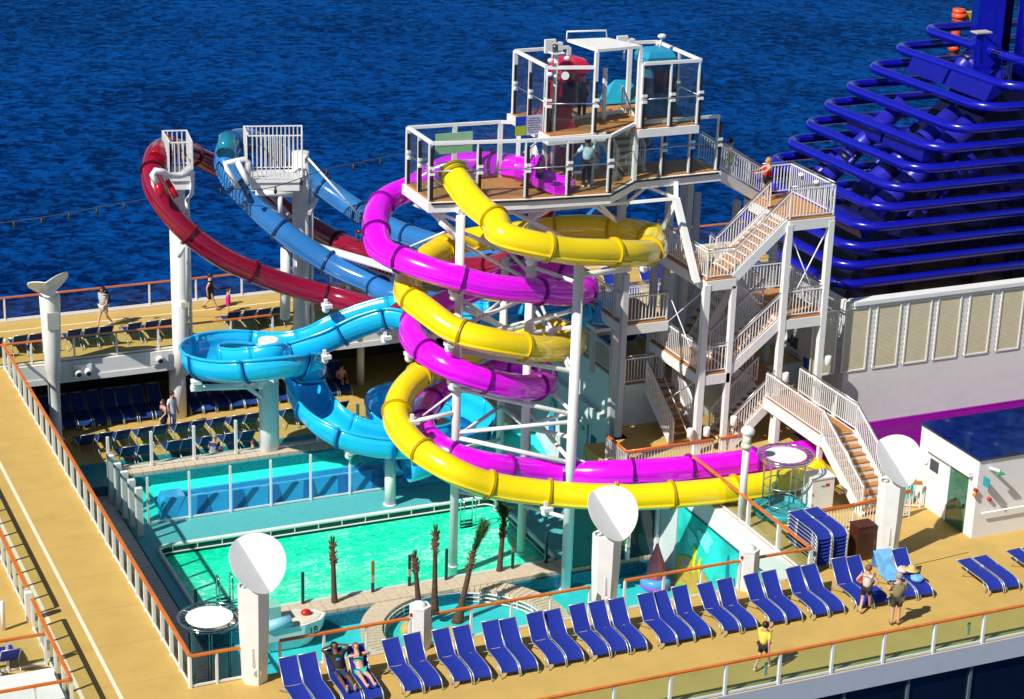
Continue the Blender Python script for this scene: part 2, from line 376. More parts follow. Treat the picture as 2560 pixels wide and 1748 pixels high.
# hull fascia and dark windows under the near deck
fb = MB(); zfa = WY(2324, 1487, YO).z
fb.box((-6,YO-.03,zfa),(62,YO+.3,-.004)); struct('deck_fascia', fb, GREYW)
wr = thing('window_band', 'dark tinted window band under the white deck edge at the bottom right', 'window', (40,47.6,-3))
for i in range(16):
    x = 26+i*2.35
    MB().box((x+.05,47.62,-8),(x+2.3,47.68,zfa+.05)).build('window_pane', mat('dark_hull_glass', (.004,.007,.011), .06, spec=.8), wr)
    MB().box((x-.05,47.55,-8),(x+.045,47.7,zfa+.04)).build('mullion', mat('grey_mullion', (.10,.14,.17), .4), wr)
for i in range(3):
    x = [38.7, 41.0, 43.3][i]
# lower level
struct('lower_deck', MB().box((13,75.96,ZL-.4),(36,89,ZL)), DECK)
struct('ceiling_under_far_deck', MB().box((13,YF+.35,-.5),(36,88.5,-.31)), DARK)  # dark ceiling and wall colour stands in for the deep under-deck shade
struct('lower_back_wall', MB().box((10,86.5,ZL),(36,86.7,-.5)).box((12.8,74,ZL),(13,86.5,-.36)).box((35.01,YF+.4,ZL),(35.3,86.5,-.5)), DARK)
zb = WY(44, 877, YF).z
bm = MB(); bm.box((XL,YF-.12,zb),(34.9,YF+.3,-.004)); bm.box((XL,YF-.16,zb-.02),(34.9,YF-.122,zb+.22)); struct('white_deck_beam', bm, WHITE)
struct('recess_side_wall', MB().box((13.9,53.5,-5),(14.14,YF,-.36)).box((XL,53.25,-5),(XR,53.45,-.51)), NAVYF)
struct('sunken_floor', MB().box((14.15,53.5,-5),(17.0,75.9,ZB-.15)), NAVYF)
# pool surround and pool
PX0, PX1, PY0, PY1 = 17.5, 31.25, 64.35, 70.6
fl = MB().box((17.0,63.6,-5),(PX0,75,ZB)).box((PX0,PY1,-5),(XR,72.75,ZB)).box((PX1,63.6,-5),(XR,PY1,ZB)).box((PX0,63.6,-5),(PX1,PY0,ZB))
struct('pool_surround_floor', fl, TEALDK)
struct('splash_basin_floor', MB().add([(17.3,72.75,ZB+.012),(XR,72.75,ZB+.012),(XR,73.1,ZB+.02),(17.3,73.1,ZB+.02),(XR,74.95,-3.02),(17.3,74.95,-3.02)],[(0,1,2,3),(3,2,4,5)],False), AQUA)
struct('splash_basin_wall', MB().box((17.3,74.9,ZB),(XR,75.2,-2.95)), AQUA)
struct('mosaic_band', MB().box((17.3,74.86,-3.0),(XR,75.2,-2.62)), mat('teal_mosaic', (.01,.26,.30), .3, var=.4, vs=16))
struct('pool_water', MB().quad((PX0-.01,PY0-.01,ZB-.38),(PX1+.01,PY0-.01,ZB-.38),(PX1+.01,PY1+.01,ZB-.38),(PX0-.01,PY1+.01,ZB-.38)), WATER)
# white rounded rim
def rrect(x0, y0, x1, y1, r, n=5):
    o = []
    for cx, cy, a in ((x1-r,y0+r,-90),(x1-r,y1-r,0),(x0+r,y1-r,90),(x0+r,y0+r,180)):
        for k in range(n+1): t = math.radians(a+90*k/n); o.append((cx+r*math.cos(t), cy+r*math.sin(t)))
    return o
rim = thing('pool_edge', 'white rounded rim round the emerald swimming pool', 'pool edge', (PX0,PY0,ZB))
rr = rrect(PX0,PY0+.02,PX1,PY1,.45)
MB().tube([(x,y,ZB+.03) for x,y in rr], .085, 8, closed=True).build('rim_tube', WHITE, rim)
MB().tube([(x,y,ZB-.24) for x,y in rrect(PX0+.07,PY0+.05,PX1-.07,PY1-.07,.4)], .03, 6, closed=True).build('overflow_bar', WHITE, rim)
for k in range(14):
    x = PX0+.6+k*(PX1-PX0-1.2)/13; MB().beam((x,PY1-.06,ZB-.24),(x,PY1-.06,ZB),.03,.03).build('bracket', WHITE, rim)
wl = MB()
for (a, b) in (((PX0-.02,PY0,-5),(PX0+.02,PY1,ZB-.02)),((PX0,PY1-.02,-5),(PX1,PY1+.02,ZB-.02)),((PX1-.02,PY0,-5),(PX1+.02,PY1,ZB-.02))): wl.box(a, b)
struct('pool_wall', wl, mat('dark_green_tile', (.008,.05,.06), .3, var=.3, vs=9))
# stone copings made of separate stones
def coping(name, label, x0, x1, y0, y1, z, n, m=STONE, along='x', th=.14):
    r = thing(name, label, 'coping', (x0,y0,z)); me = None
    L = (x1-x0 if along == 'x' else y1-y0)/n
    for k in range(n):
        if me is None:
            b = MB()
            if along == 'x': b.box((x0+.012,y0,z-th),(x0+L-.012,y1,z))
            else: b.box((x0,y0+.012,z-th),(x1,y0+L-.012,z))
            o = b.build('stone', m, r); me = o
        else:
            o = me.copy(); COL.objects.link(o)
            o.location = (k*L, 0, 0) if along == 'x' else (0, k*L, 0)
            o.location.z += random.uniform(-.004, .004)
    return r
coping('stone_coping', 'pale stone coping strip between the emerald pool and the lower turquoise play area', 17.0, 35, 63.45, 64.33, ZB+.06, 45)
coping('stone_coping', 'stone coping strip under the glass panels behind the blue slide run-out', 17.3, 34.5, 75.0, 75.95, ZC+.004, 40)
coping('slatted_walkway', 'shaded slatted walkway strip running along the dark left side of the pool', 16.15, 16.95, 56.0, 75.9, ZB-.02, 80, STONED, 'y', .1)
struct('walkway_support', MB().box((16.0,55,-5),(17.0,75.9,ZB-.13)), mat('grey_support', (.25,.26,.25), .6))
struct('lower_deck_edge', MB().box((14.2,75.9,ZL-.4),(36,75.99,ZL-.01)), MOSA)
struct('drop_riser', MB().box((14.2,63.3,-5),(XR,63.46,ZB-.08)).box((14.2,53.5,-5.2),(14.4,63.4,ZB)), MOSA)
struct('play_area_floor', MB().box((14.4,53.45,-5),(XR,63.3,ZK)), TURQ)
# island pool
def ring(cx, cy, ax, ay, n): return [(cx+ax*math.cos(2*PI*k/n), cy+ay*math.sin(2*PI*k/n)) for k in range(n)]
ICX, ICY = 26.05, 60.75
isl = thing('island_pool', 'round paddling pool with pale slatted stone rim among the palm trunks', 'paddling pool', (ICX,ICY,ZK))
N = 96
for k in range(N):
    a0, a1 = 2*PI*(k+.06)/N, 2*PI*(k+.94)/N; vs = []
    for z in (ZB-.12, ZB+.02):
        for rx, ry, a in ((3.0,2.75,a0),(3.78,3.5,a0),(3.78,3.5,a1),(3.0,2.75,a1)): vs.append((ICX+rx*math.cos(a), ICY+ry*math.sin(a), z))
    MB().add(vs, [(3,2,1,0),(4,5,6,7),(0,1,5,4),(1,2,6,5),(2,3,7,6),(3,0,4,7)]).build('stone', STONE, isl)
b = MB(); P = ring(ICX,ICY,3.72,3.44,48); Q = ring(ICX,ICY,3.08,2.83,48)
for k in range(48):
    j = (k+1) % 48
    b.quad((*P[k],ZK),(*P[j],ZK),(*P[j],ZB-.11),(*P[k],ZB-.11)); b.quad((*Q[j],ZK),(*Q[k],ZK),(*Q[k],ZB-.11),(*Q[j],ZB-.11))
b.build('wall', mat('pale_stone_wall', (.45,.42,.36), .6), isl)
MB().prism(ring(ICX,ICY,3.09,2.84,48), ZK-.01, ZK+.12).build('pool_floor', TURQ, isl)
for i, z in enumerate((ZB-.10, ZB-.26, ZB-.42)):
    MB().tube([(x,y,z) for x,y in ring(ICX,ICY,2.93,2.68,48)], .026, 5, closed=True).build('rail_bar', WHITE2, isl)
for k in range(24):
    x, y = ring(ICX,ICY,2.93,2.68,24)[k]; MB().beam((x,y,ZK+.1),(x,y,ZB-.06),.04,.04).build('rail_post', WHITE2, isl)
# painted lines on the decks
pl = MB()
pl.box((12.05,47.6,.004),(12.17,86.8,.008)); pl.box((-6,85.95,.004),(60,86.05,.008)); pl.box((11.1,59.0,.004),(11.22,YF,.008)); pl.box((11.0,47.6,.004),(11.12,59,.008))
struct('painted_lane_lines', pl, PAINT)
to = text_mesh('deck_lettering', 'oor', 1.05, PAINT, None, (13.7, 84.75, .006), (0,0,0), .003); to['kind'] = 'structure'
sm = MB()
for y in [49.5+2.45*k for k in range(12)]: sm.box((11.3,y,.002),(XL-.05,y+.014,.0035))
for x in [15.2+2.9*k for k in range(16)]: sm.box((x,YO+.3,.002),(x+.014,YN-.1,.0035))
struct('deck_seams', sm, mat('dark_seam', (.47,.31,.08), .8))
struct('far_deck_kerb', MB().box((-6,87.0,.002),(64,87.25,.12)), CREAM)

# ---------------------------------------------------------------- railings
glass_rail('long glass railing with orange handrail along the left side of the pool opening', [(XL,53.55),(XL,81.5)], 0, 1.02, name='glass_railing', pw=.085)
glass_rail('glass railing under the orange handrail along the outer edge of the near deck', [(14,YO+.05),(62,YO+.05)], 0, 1.86, h=1.05, gm=GLASSG, pw=.08)
glass_rail('glass railing on the sea side of the far promenade deck', [(-6,87.1),(62,87.1)], .1, 2.1, h=1.05, pw=.07)
glass_rail('orange topped glass railing on the white beam behind the far loungers', [(-6,81.68),(20.6,81.68),(21.9,81.68),(34.9,81.68)], 0, 1.75, h=1.0)
d1 = W(580,1553,0); d2 = W(1350,1366,0)
p2x = W(978,1500,0).x; p4x = W(1690,1330,0).x
glass_rail('short glass railing between the pool corner and the left folded disc pillar', [(XL,53.5),(15.75,53.5)], 0, .85)
glass_rail('glass railing behind the loungers between the left disc pillar and the white speaker bollard', [(16.9,53.5),(p2x-.35,53.5)], 0, 1.45)
glass_rail('glass railing behind the loungers between the white speaker bollard and the middle disc pillar', [(p2x+.35,53.5),(27.15,53.5)], 0, 1.3)
glass_rail('glass railing behind the loungers just right of the middle disc pillar', [(28.4,53.5),(p4x-.35,53.5)], 0, 1.4)
glass_rail('short glass railing right of the second speaker bollard at the recess corner', [(p4x+.35,53.5),(35.3,53.5)], 0, 1.4)
glass_rail('glass railing with orange handrail running back from the recess corner beside the mural wall', [(35.3,53.5),(35.3,61.7)], 0, 2.05, pw=.1, skip=[3])
glass_rail('glass railing of the raised lounge in the left foreground, behind the upright blue loungers', [(10.62,71.5),(10.62,59.6)], 0, 1.0)
glass_rail('glass railing at the lower left corner turning beside the white stair trunk', [(10.62,58.7),(10.62,53.35),(6.5,53.35)], 0, 1.05)
glass_rail('short crossing glass railing in front of the two loungers at the left edge', [(10.5,56.35),(6.0,56.35)], 0, 1.1)
tag(MB().lathe((9.75,59.0,0), [(.07,0),(.07,.98),(.05,1.0)], 14).build('white_bollard', WHITE, org=(9.75,59.0,0)), 'plain white round bollard post beside the left lounge opening', 'bollard')
tag(MB().bx((10.62,59.35,.5),(.22,.22,1.0)).build('gate_post', WHITE, org=(10.62,59.35,0)), 'thick white square gate post at the gap in the left lounge railing', 'post')
tag(MB().box((7.0,53.42,-.4),(10.5,55.6,.3)).build('white_casing', WHITE, org=(8.7,54.5,0)), 'white casing inside the lower left corner railing', 'casing')
# glass screens round the basin
glass_rail('tall white post glass screen standing on the coping behind the splash basin', [(16.9,75.5),(29,75.5)], ZC, 1.62, h=1.5, hr=WHITE2, name='glass_screen', pw=.1, toph=.015, gh=1.4, group='glass screens round the pool')
glass_rail('row of slim white posts with clear panes in front of the blue slide run-out', [(17.75,72.75),(27.6,72.75)], ZB, 1.64, h=2.0, hr=WHITE2, name='glass_screen', pw=.075, toph=.012, gh=1.85, group='glass screens round the pool')
glass_rail('stepped white glass screen closing the left end of the splash basin', [(16.95,75.3),(17.2,71.9)], ZB, .85, h=2.0, hr=WHITE2, name='glass_screen', pw=.2, toph=.02, gh=1.85, group='glass screens round the pool')
gs = thing('glass_screen', 'low glass screen with dark posts on the stone coping before the emerald pool', 'glass screen', (17.4,64.3,ZB), 'glass screens round the pool')
xs = [W(*z3(170,790),ZB).x, W(*z3(1080,760),ZB).x, W(*z3(1650,690),ZB).x, W(*z3(1930,630),ZB).x, W(*z4(130,560),ZB).x, W(*z4(680,500),ZB).x, W(*z4(940,450),ZB).x, W(*z4(1700,320),ZB).x, 34.9]
pm = [mat('post_dark', (.02,.05,.06), .25, metal=.3), mat('post_pale', (.45,.35,.25), .4), mat('post_gold', (.30,.15,.02), .35)]
for i, x in enumerate(xs):
    MB().box((x-.05,64.2,ZB),(x+.05,64.28,ZB+.45)).build('post', pm[0], gs)
    MB().box((x-.05,64.2,ZB+.45),(x+.05,64.28,ZB+.75)).build('post_band', pm[1 if i in (2,3) else 0], gs)
    MB().box((x-.05,64.2,ZB+.75),(x+.05,64.28,ZB+1.3)).build('post_cap', pm[2 if i in (2,5) else 0], gs)
for i in range(len(xs)-1):
    a, c = xs[i]+.06, xs[i+1]-.06; n = max(1, round((c-a)/1.9))
    for k in range(n): MB().box((a+(c-a)*k/n+.01,64.23,ZB+.1),(a+(c-a)*(k+1)/n-.01,64.25,ZB+1.2)).build('glass_panel', GLASS, gs)
# pool ladders
for (u, v, lab) in ((z3(460,790)[0], z3(460,790)[1], 'chrome grab rail ladder at the near edge of the emerald pool'), (z3b(840,1330)[0], z3b(840,1330)[1], 'pool ladder with dark steps at the far right end of the emerald pool')):
    p = W(u, v, ZB); r = thing('pool_ladder', lab, 'ladder', tuple(p), 'pool ladders')
    for s_ in (0, .5):
        MB().tube([(p.x+s_,p.y-.25,p.z),(p.x+s_,p.y-.25,p.z+.75),(p.x+s_,p.y-.15,p.z+.92),(p.x+s_,p.y+.05,p.z+.92),(p.x+s_,p.y+.14,p.z+.75),(p.x+s_,p.y+.14,p.z-.5)], .028, 8).build('grab_rail', CHROME, r)
    for k in range(3): MB().bx((p.x+.25,p.y+.14,p.z-.1-.14*k),(.5,.12,.03)).build('step', BLACK, r)

# ---------------------------------------------------------------- mural wall and right side walls
mw = thing('mural_wall', 'seaside mural wall with teal water, sand and painted seaweed under the white deck band', 'painted wall', (XR,57,ZK))
MB().box((XR,53.5,-5),(XR+.25,62.0,-.8)).build('wall', mat('mural_teal', (.02,.62,.55), .45, var=.35, vs=.8), mw)
MB().box((XR-.02,53.5,-.80),(XR+.24,62.8,.007)).build('white_band', WHITE, mw)
MB().box((XR-.06,53.5,-.86),(XR+.2,62,-.801)).build('top_edge', mat('dark_teal_edge', (.01,.12,.16), .4), mw)
def blob(cy, cz, ry, rz_, n=18, wob=.18, sd=0, t=.03):
    rnd = random.Random(sd); ph = [rnd.uniform(0,6.3) for _ in range(3)]; P = []
    for k in range(n):
        a = 2*PI*k/n; w = 1+wob*math.sin(3*a+ph[0])+wob*.6*math.sin(5*a+ph[1]); P.append((cy+ry*w*math.cos(a), cz+rz_*w*math.sin(a)))
    b = MB(); vs = [(XR-.004-t, y, z) for y, z in P]+[(XR-.003, y, z) for y, z in P]
    b.add(vs, [tuple(range(n))]+[tuple(range(n,2*n))[::-1]]+[(i,(i+1)%n,n+(i+1)%n,n+i) for i in range(n)], False); return b
sandm = mat('mural_sand', (.62,.36,.05), .5, var=.15)
vs = [(XR-.03,53.6,ZK),(XR-.03,61.9,ZK)]+[(XR-.03, 61.9-8.3*k/12, -2.95+.35*math.sin(k*.9)+.02*k) for k in range(13)]
MB().add(vs, [tuple(range(len(vs)))[::-1]], False).build('sand_area', sandm, mw)
for i, (cy, cz, a, c_, col) in enumerate(((60.9,-1.8,.35,.3,(.15,.75,.72)),(59.9,-1.5,.5,.35,(.2,.8,.75)),(60.6,-2.5,.12,.55,(.75,.72,.02)),(60.2,-2.7,.1,.4,(.72,.7,.02)),(61.3,-3.0,.16,.16,(.75,.2,.7)),(58.2,-2.3,.14,.9,(.01,.22,.32)),(57.7,-2.7,.12,.75,(.01,.22,.32)),(57.3,-2.2,.1,.8,(.01,.25,.34)),(60.0,-3.6,.12,.12,(.05,.45,.5)),(56.4,-3.3,.10,.6,(.7,.25,.02)),(56.0,-3.4,.12,.5,(.55,.25,.04)),(56.8,-3.6,.3,.2,(.75,.6,.05)))):
    blob(cy, cz, a, c_, wob=.22, sd=i).build('painted_shape', mat('mural_colour_%s' % ('abcdefghijkl'[i]), col, .5), mw)
# structures round the stair foot
lw = thing('lower_side_wall', 'pale wall with shower heads on the right of the basin, below the tower', 'wall', (XR,70,-3.7))
MB().box((XR,62.1,-5),(XR+.3,YF+.3,-.001)).build('wall', TEALW, lw)
MB().box((33.1,62.86,-.452),(XR-.001,63.0,-.46+.2)).build('edge_strip', WHITE, lw)
for (x, y, c0, w_, h_) in ((1080,950,0,55,100),):
    p = WX(*RG(1250,900,.2143)(1065,870), XR-.01); q = WX(*RG(1250,900,.2143)(1115,1030), XR-.01)
    MB().box((XR-.03, q.y, q.z),(XR-.002, p.y, p.z)).build('notice_board', mat('navy_board', (.01,.05,.14), .4), lw)
zz = RG(1250,900,.2143)
for a, c in (((905,690),(1010,820)),((885,600),(950,560))):
    p = WX(*zz(*a), XR-.12); q = WX(*zz(*c), XR-.12)
    MB().tube([(XR,p.y,p.z),(XR-.25,p.y,p.z+.1),(XR-.3,q.y,p.z+.05)], .03, 6).build('shower_pipe', STEEL, lw)
    MB().cyl((XR-.3,q.y,p.z+.05),(XR-.3,q.y,p.z-.08), .05, .11, 10).build('shower_head', STEEL, lw)
p = WX(*zz(1010,1000), XR-.06); MB().tube([(XR-.05,p.y,-3.6),(XR-.05,p.y,p.z+.9)], .03, 6).build('riser_pipe', STEEL, lw)
bn = thing('tall_banner', 'tall narrow blue and green banner on the pale wall behind the slide braces', 'banner', tuple(WX(*zz(610,900), XR-.08)))
p = WX(*zz(600,460), XR-.08); q = WX(*zz(625,975), XR-.08)
cols = [(.02,.62,.5),(.01,.45,.55),(.01,.12,.4),(.01,.2,.5),(.3,.65,.02)]
for k in range(5):
    za_, zb_ = p.z+(q.z-p.z)*k/5, p.z+(q.z-p.z)*(k+1)/5
    MB().box((XR-.10,p.y-.35,zb_),(XR-.06,p.y+.12,za_)).build('print_band', mat('banner_band_%s' % 'abcde'[k], cols[k], .5), bn)
uw = thing('upper_side_wall', 'plain pale wall carrying the upper side deck behind the stair tower', 'wall', (35.3,72,0))
MB().box((35.25,67.5,.001),(35.34,75.5,1.705)).box((35.34,75.5,.001),(43.3,75.56,1.705)).box((35.34,67.45,.001),(44,67.49,1.705)).build('wall', TEALW, uw)
bar_rail('white baluster railing on the upper side deck above the pale wall', [(35.4,75.4,1.7),(35.4,67.6,1.7),(37.0,67.6,1.7)])
bar_rail('white baluster railing at the back of the upper side deck', [(36,75.4,1.7),(43,75.4,1.7)], top=None)
bar_rail('white railing with orange handrail at the balcony corner behind the purple slide', [(33.2,64.6,0),(33.2,62.95,0),(36.8,62.95,0)], top=ORANGE, h=.98)
bar_rail('white railing with orange handrail between the posts left of the stair foot', [(37.1,62.95,0),(38.2,62.95,0)], top=ORANGE, h=.98)
# inner white wall with posters behind the stair tower
pw = thing('poster_wall', 'white wall with blue banners and notice posters behind the stair tower', 'wall', (43.4,66,0))
XP = WX(*z4b(2060,1480), 43.4); XPX = 43.4
MB().box((XPX,64.6,.001),(XPX+.2,69.5,5.1)).build('wall', WHITE, pw)
def poster(a, c, m, name='poster', off=.03):
    p = WX(*z4b(*a), XPX-.01); q = WX(*z4b(*c), XPX-.01)
    return MB().box((XPX-off, q.y, min(p.z,q.z)),(XPX-.002, p.y, max(p.z,q.z))).build(name, m, pw)
for k in range(4):
    poster((2015-8*k,1095+95*k),(2062-8*k,1225+95*k), mat('banner_band_%s' % 'cdbe'[k], (0,0,0)), 'banner_band', .03+.004*k)
    poster((1745-4*k,945+80*k),(1800-4*k,1080+80*k), mat('banner_band_%s' % 'bcde'[k], (0,0,0)), 'banner_band', .03+.004*k)
poster((1912,915),(1958,1040), mat('dark_grey_board', (.06,.07,.09), .5), 'notice_board')
poster((1882,938),(1898,985), mat('blue_tile', (.01,.12,.4), .5), 'notice_board')
poster((1860,1010),(1945,1200), mat('pale_notice', (.50,.52,.66), .5), 'notice_board')
for k in range(5): poster((1950,1070+30*k),(1972,1092+30*k), mat('pink_icon', (.5,.2,.4), .5), 'notice_icon', .035)
# service / louvre wall
lv = thing('louvre_wall', 'long white bulkhead with cream louvre panels in front of the blue funnel', 'bulkhead', (48,64.6,0))
MB().box((43.6,64.6,.001),(62,64.9,5.0)).build('wall', WHITE, lv)
MB().box((43.6,64.5,5.0),(62,65.0,5.16)).build('cap_rail', WHITE2, lv)
PXs = [(300,470),(500,665),(695,845),(885,1040),(1085,1240),(1285,1450)]
tz, bz = WY(*z6(310,243),64.6).z, WY(*z6(290,632),64.6).z
lm = None; x0s = [WY(*z6(a,240),64.6).x for a, _ in PXs]; wv = x0s[1]-x0s[0]-.42
xs_ = [x0s[0]-(x0s[1]-x0s[0])]+x0s+[x0s[-1]+(x0s[1]-x0s[0])*k for k in range(1,5)]
for x in xs_:
    fr = MB(); fr.box((x-.06,64.56,bz-.06),(x+wv+.06,64.6,bz)).box((x-.06,64.56,tz),(x+wv+.06,64.6,tz+.06)).box((x-.06,64.56,bz),(x,64.6,tz)).box((x+wv,64.56,bz),(x+wv+.06,64.6,tz))
    f = fr.build('louvre_frame', WHITE2, lv); b = MB(); n = 46
    for k in range(n):
        z = bz+(tz-bz)*(k+.5)/n; b.quad((x,64.598,z+.03),(x+wv,64.598,z+.03),(x+wv,64.588,z-.028),(x,64.588,z-.028))
    o = b.build('louvre_slats', LOUV, f); o['kind'] = 'stuff'
bb = MB()
for x in xs_:
    for k in range(13):
        for xx in (x-.13, x+wv+.13):
            z = bz+(tz-bz)*k/12; bb.box((xx-.012,64.57,z-.012),(xx+.012,64.6,z+.012))
bo = bb.build('bolts', STEEL, lv); bo['kind'] = 'stuff'
# magenta and yellow run-out channels behind the building
def channel(name, label, y, x0, x1, z, r, m, floor=True):
    b = MB(); n = 12; vs = []
    for x in (x0, x1):
        for rr_ in (r, r-.05):
            for k in range(n+1):
                a = PI+PI*k/n; vs.append((x, y+rr_*math.cos(a), z+rr_*.75*math.sin(a)))
    M = n+1; fs = []
    for k in range(n): fs.append((k, k+1, 2*M+k+1, 2*M+k)); fs.append((M+k+1, M+k, 3*M+k, 3*M+k+1))
    fs.append((0, 2*M, 3*M, M)); fs.append((M-1, 2*M-1, 4*M-1, 3*M-1)); b.add(vs, fs, True)
    for s_ in (-1, 1): b.tube([(x0,y+s_*r,z),(x1,y+s_*r,z)], .06, 8)
    o = b.build(name, m, org=((x0+x1)/2,y,z)); tag(o, label, 'slide channel', 'slide run-out channels'); return o
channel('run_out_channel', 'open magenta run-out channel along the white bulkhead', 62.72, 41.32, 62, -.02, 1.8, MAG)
channel('run_out_channel', 'open yellow run-out channel beside the magenta one behind the small house', 60.15, 41.32, 62, -.02, .68, YEL)
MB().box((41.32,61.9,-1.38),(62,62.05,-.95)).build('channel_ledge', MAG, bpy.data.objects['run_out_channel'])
struct('run_out_gutter', MB().box((41.32,57.66,-1.39),(62,59.35,-.25)), AQUA)
# ---------------------------------------------------------------- small house at the right
hs = thing('deck_house', 'small white deck house with shiny navy roof and green glass door', 'deck house', (42.25,54.1,0))
MB().box((42.25,54.1,.001),(62,57.6,2.95)).build('wall', mat('white_house', (.78,.79,.80), .45, var=.02, dirt=.06), hs)
MB().box((42.19,54.04,2.95),(62,57.66,3.02)).build('roof', NAVY, hs)
def hx(x, y): return WX(*z6(x, y), 42.25)
a, c = hx(945,1275), hx(1090,1340); dd = MB(); p0, p1 = hx(965,1280), hx(1088,1340)
dr = MB().box((42.22,p1.y,.02),(42.248,p0.y,2.1)).build('door', mat('green_door_glass', (.03,.16,.10), .06, spec=.8, coat=.5), hs)
for y in (p1.y-.03, p0.y+.03): MB().box((42.20,y-.04,.02),(42.26,y+.04,2.18)).build('door_frame', WHITE2, hs)
MB().bx((42.18,p1.y+.15,1.0),(.06,.04,.16)).build('door_handle', BLACK, hs)
p = hx(830,1130); q = hx(1110,1320); MB().box((42.05,q.y,2.25),(42.25,p.y,2.42)).build('door_canopy', WHITE2, hs)
p = hx(840,1190); q = hx(882,1300); MB().box((42.22,q.y,q.z+.05),(42.249,p.y,p.z)).build('wall_sign', mat('dark_grey_board', (.06,.07,.09)), hs)
p = hx(805,1195); MB().cyl((42.2,p.y,p.z),(42.25,p.y,p.z), .2, n=20).build('round_vent', WHITE2, hs)
def hy(x, y): return WY(*z6(x, y), 54.1)
p = hy(1215,1255); MB().tube([(p.x,54.1,p.z),(p.x+.15,53.7,p.z+.02)], .06, 8).build('wall_lamp', WHITE2, hs); MB().bx((p.x+.15,53.7,p.z-.08),(.3,.14,.05)).build('lamp_glass', mat('green_lamp', (.02,.4,.1), .3), hs)
p = hy(1160,1325); MB().bx((p.x,53.8,p.z),(.03,.34,.34)).build('projecting_sign', mat('teal_sign', (.02,.3,.36), .5), hs)
for (x, y, m) in ((1118,1392,RED),(1112,1424,mat('amber', (.6,.25,.01), .4)),(1205,1450,RED)):
    p = hy(x, y); MB().cyl((p.x,54.1,p.z),(p.x,53.98,p.z), .07, n=10).build('alarm_button', m, hs)
a, c = hy(1140,1583), hy(1433,1530); MB().tube([(a.x,53.95,1.0),(c.x+6,53.95,1.0)], .03, 6).build('wall_handrail', WHITE2, hs)
bar_rail('short white gate railing with orange top beside the deck house door', [(W(*z6(715,1587),0).x,57.3,0),(42.0,56.9,0)], top=ORANGE, h=.95)
struct('deck_drain_line', MB().beam((37.6,55.9,.004),(37.9,52.9,.004),.03,.004).beam((37.9,52.9,.004),(41.5,53.2,.004),.03,.004), BLACK)
# bollards with speakers
for x, lab in ((p2x,'white hexagonal speaker bollard with domed top behind the third pair of loungers'),(p4x,'white hexagonal speaker bollard with domed top at the mural end of the railing')):
    r = thing('speaker_bollard', lab, 'bollard', (x,53.5,0), 'white speaker bollards')
    hexp = [(x+.33*math.cos(PI/6+k*PI/3), 53.5+.33*math.sin(PI/6+k*PI/3)) for k in range(6)]
    MB().prism(hexp, 0, 1.38).build('body', WHITE, r)
    MB().prism([(x+(a-x)*1.04, 53.5+(c-53.5)*1.04) for a, c in hexp], 1.38, 1.43).build('cap', WHITE, r)
    MB().ball((x,53.5,1.43), .2, 14, (1,1,.7)).build('dome', WHITE, r)
    MB().cyl((x-.1,53.5-.285,.45),(x-.1,53.5-.305,.45), .12, n=18).build('speaker_grille', mat('pale_grille', (.6,.6,.58), .6), r)
    MB().bx((x-.33,53.4,1.2),(.08,.06,.1)).build('call_button', RED, r)

# shaded porch under the balcony slab, beyond the play floor; a dark sheet stands in for its shade
pc = thing('porch_screen', 'shaded porch with dark backdrop, white posts and a plant below the yellow slide', 'porch', (33.5,62.9,ZB))
MB().box((31.3,63.5,ZB+.07),(34.98,63.56,-.47)).build('dark_backdrop', mat('porch_shade', (.012,.05,.055), .08, spec=.7), pc)
for x in (31.3,32.5,33.7,34.9): MB().box((x-.07,63.35,ZB+.07),(x+.07,63.49,-.47)).build('post', WHITE2, pc)
MB().box((31.2,62.86,-.75),(34.98,63.6,-.46)).build('lintel', WHITE, pc)
rnd_ = random.Random(5); pb_ = MB()
for k in range(90):
    c_ = Vector((33.0+rnd_.gauss(0,.22), 63.1+rnd_.gauss(0,.12), ZB+.5+abs(rnd_.gauss(0,.55)))); d_ = Vector((rnd_.gauss(0,1),rnd_.gauss(0,1),rnd_.random()+.3)).normalized()*.28; w_ = d_.cross(Vector((0,0,1)))*.2
    pb_.add([c_-w_, c_+w_, c_+d_], [(0,1,2)], False)
o_ = pb_.build('plant_leaves', mat('bright_leaf', (.10,.32,.02), .6, var=.4, vs=8), pc); o_['kind'] = 'stuff'
bar_rail('white baluster railing along the inner edge of the far deck behind the upper side deck', [(36,80.2,0),(46,80.2,0)])
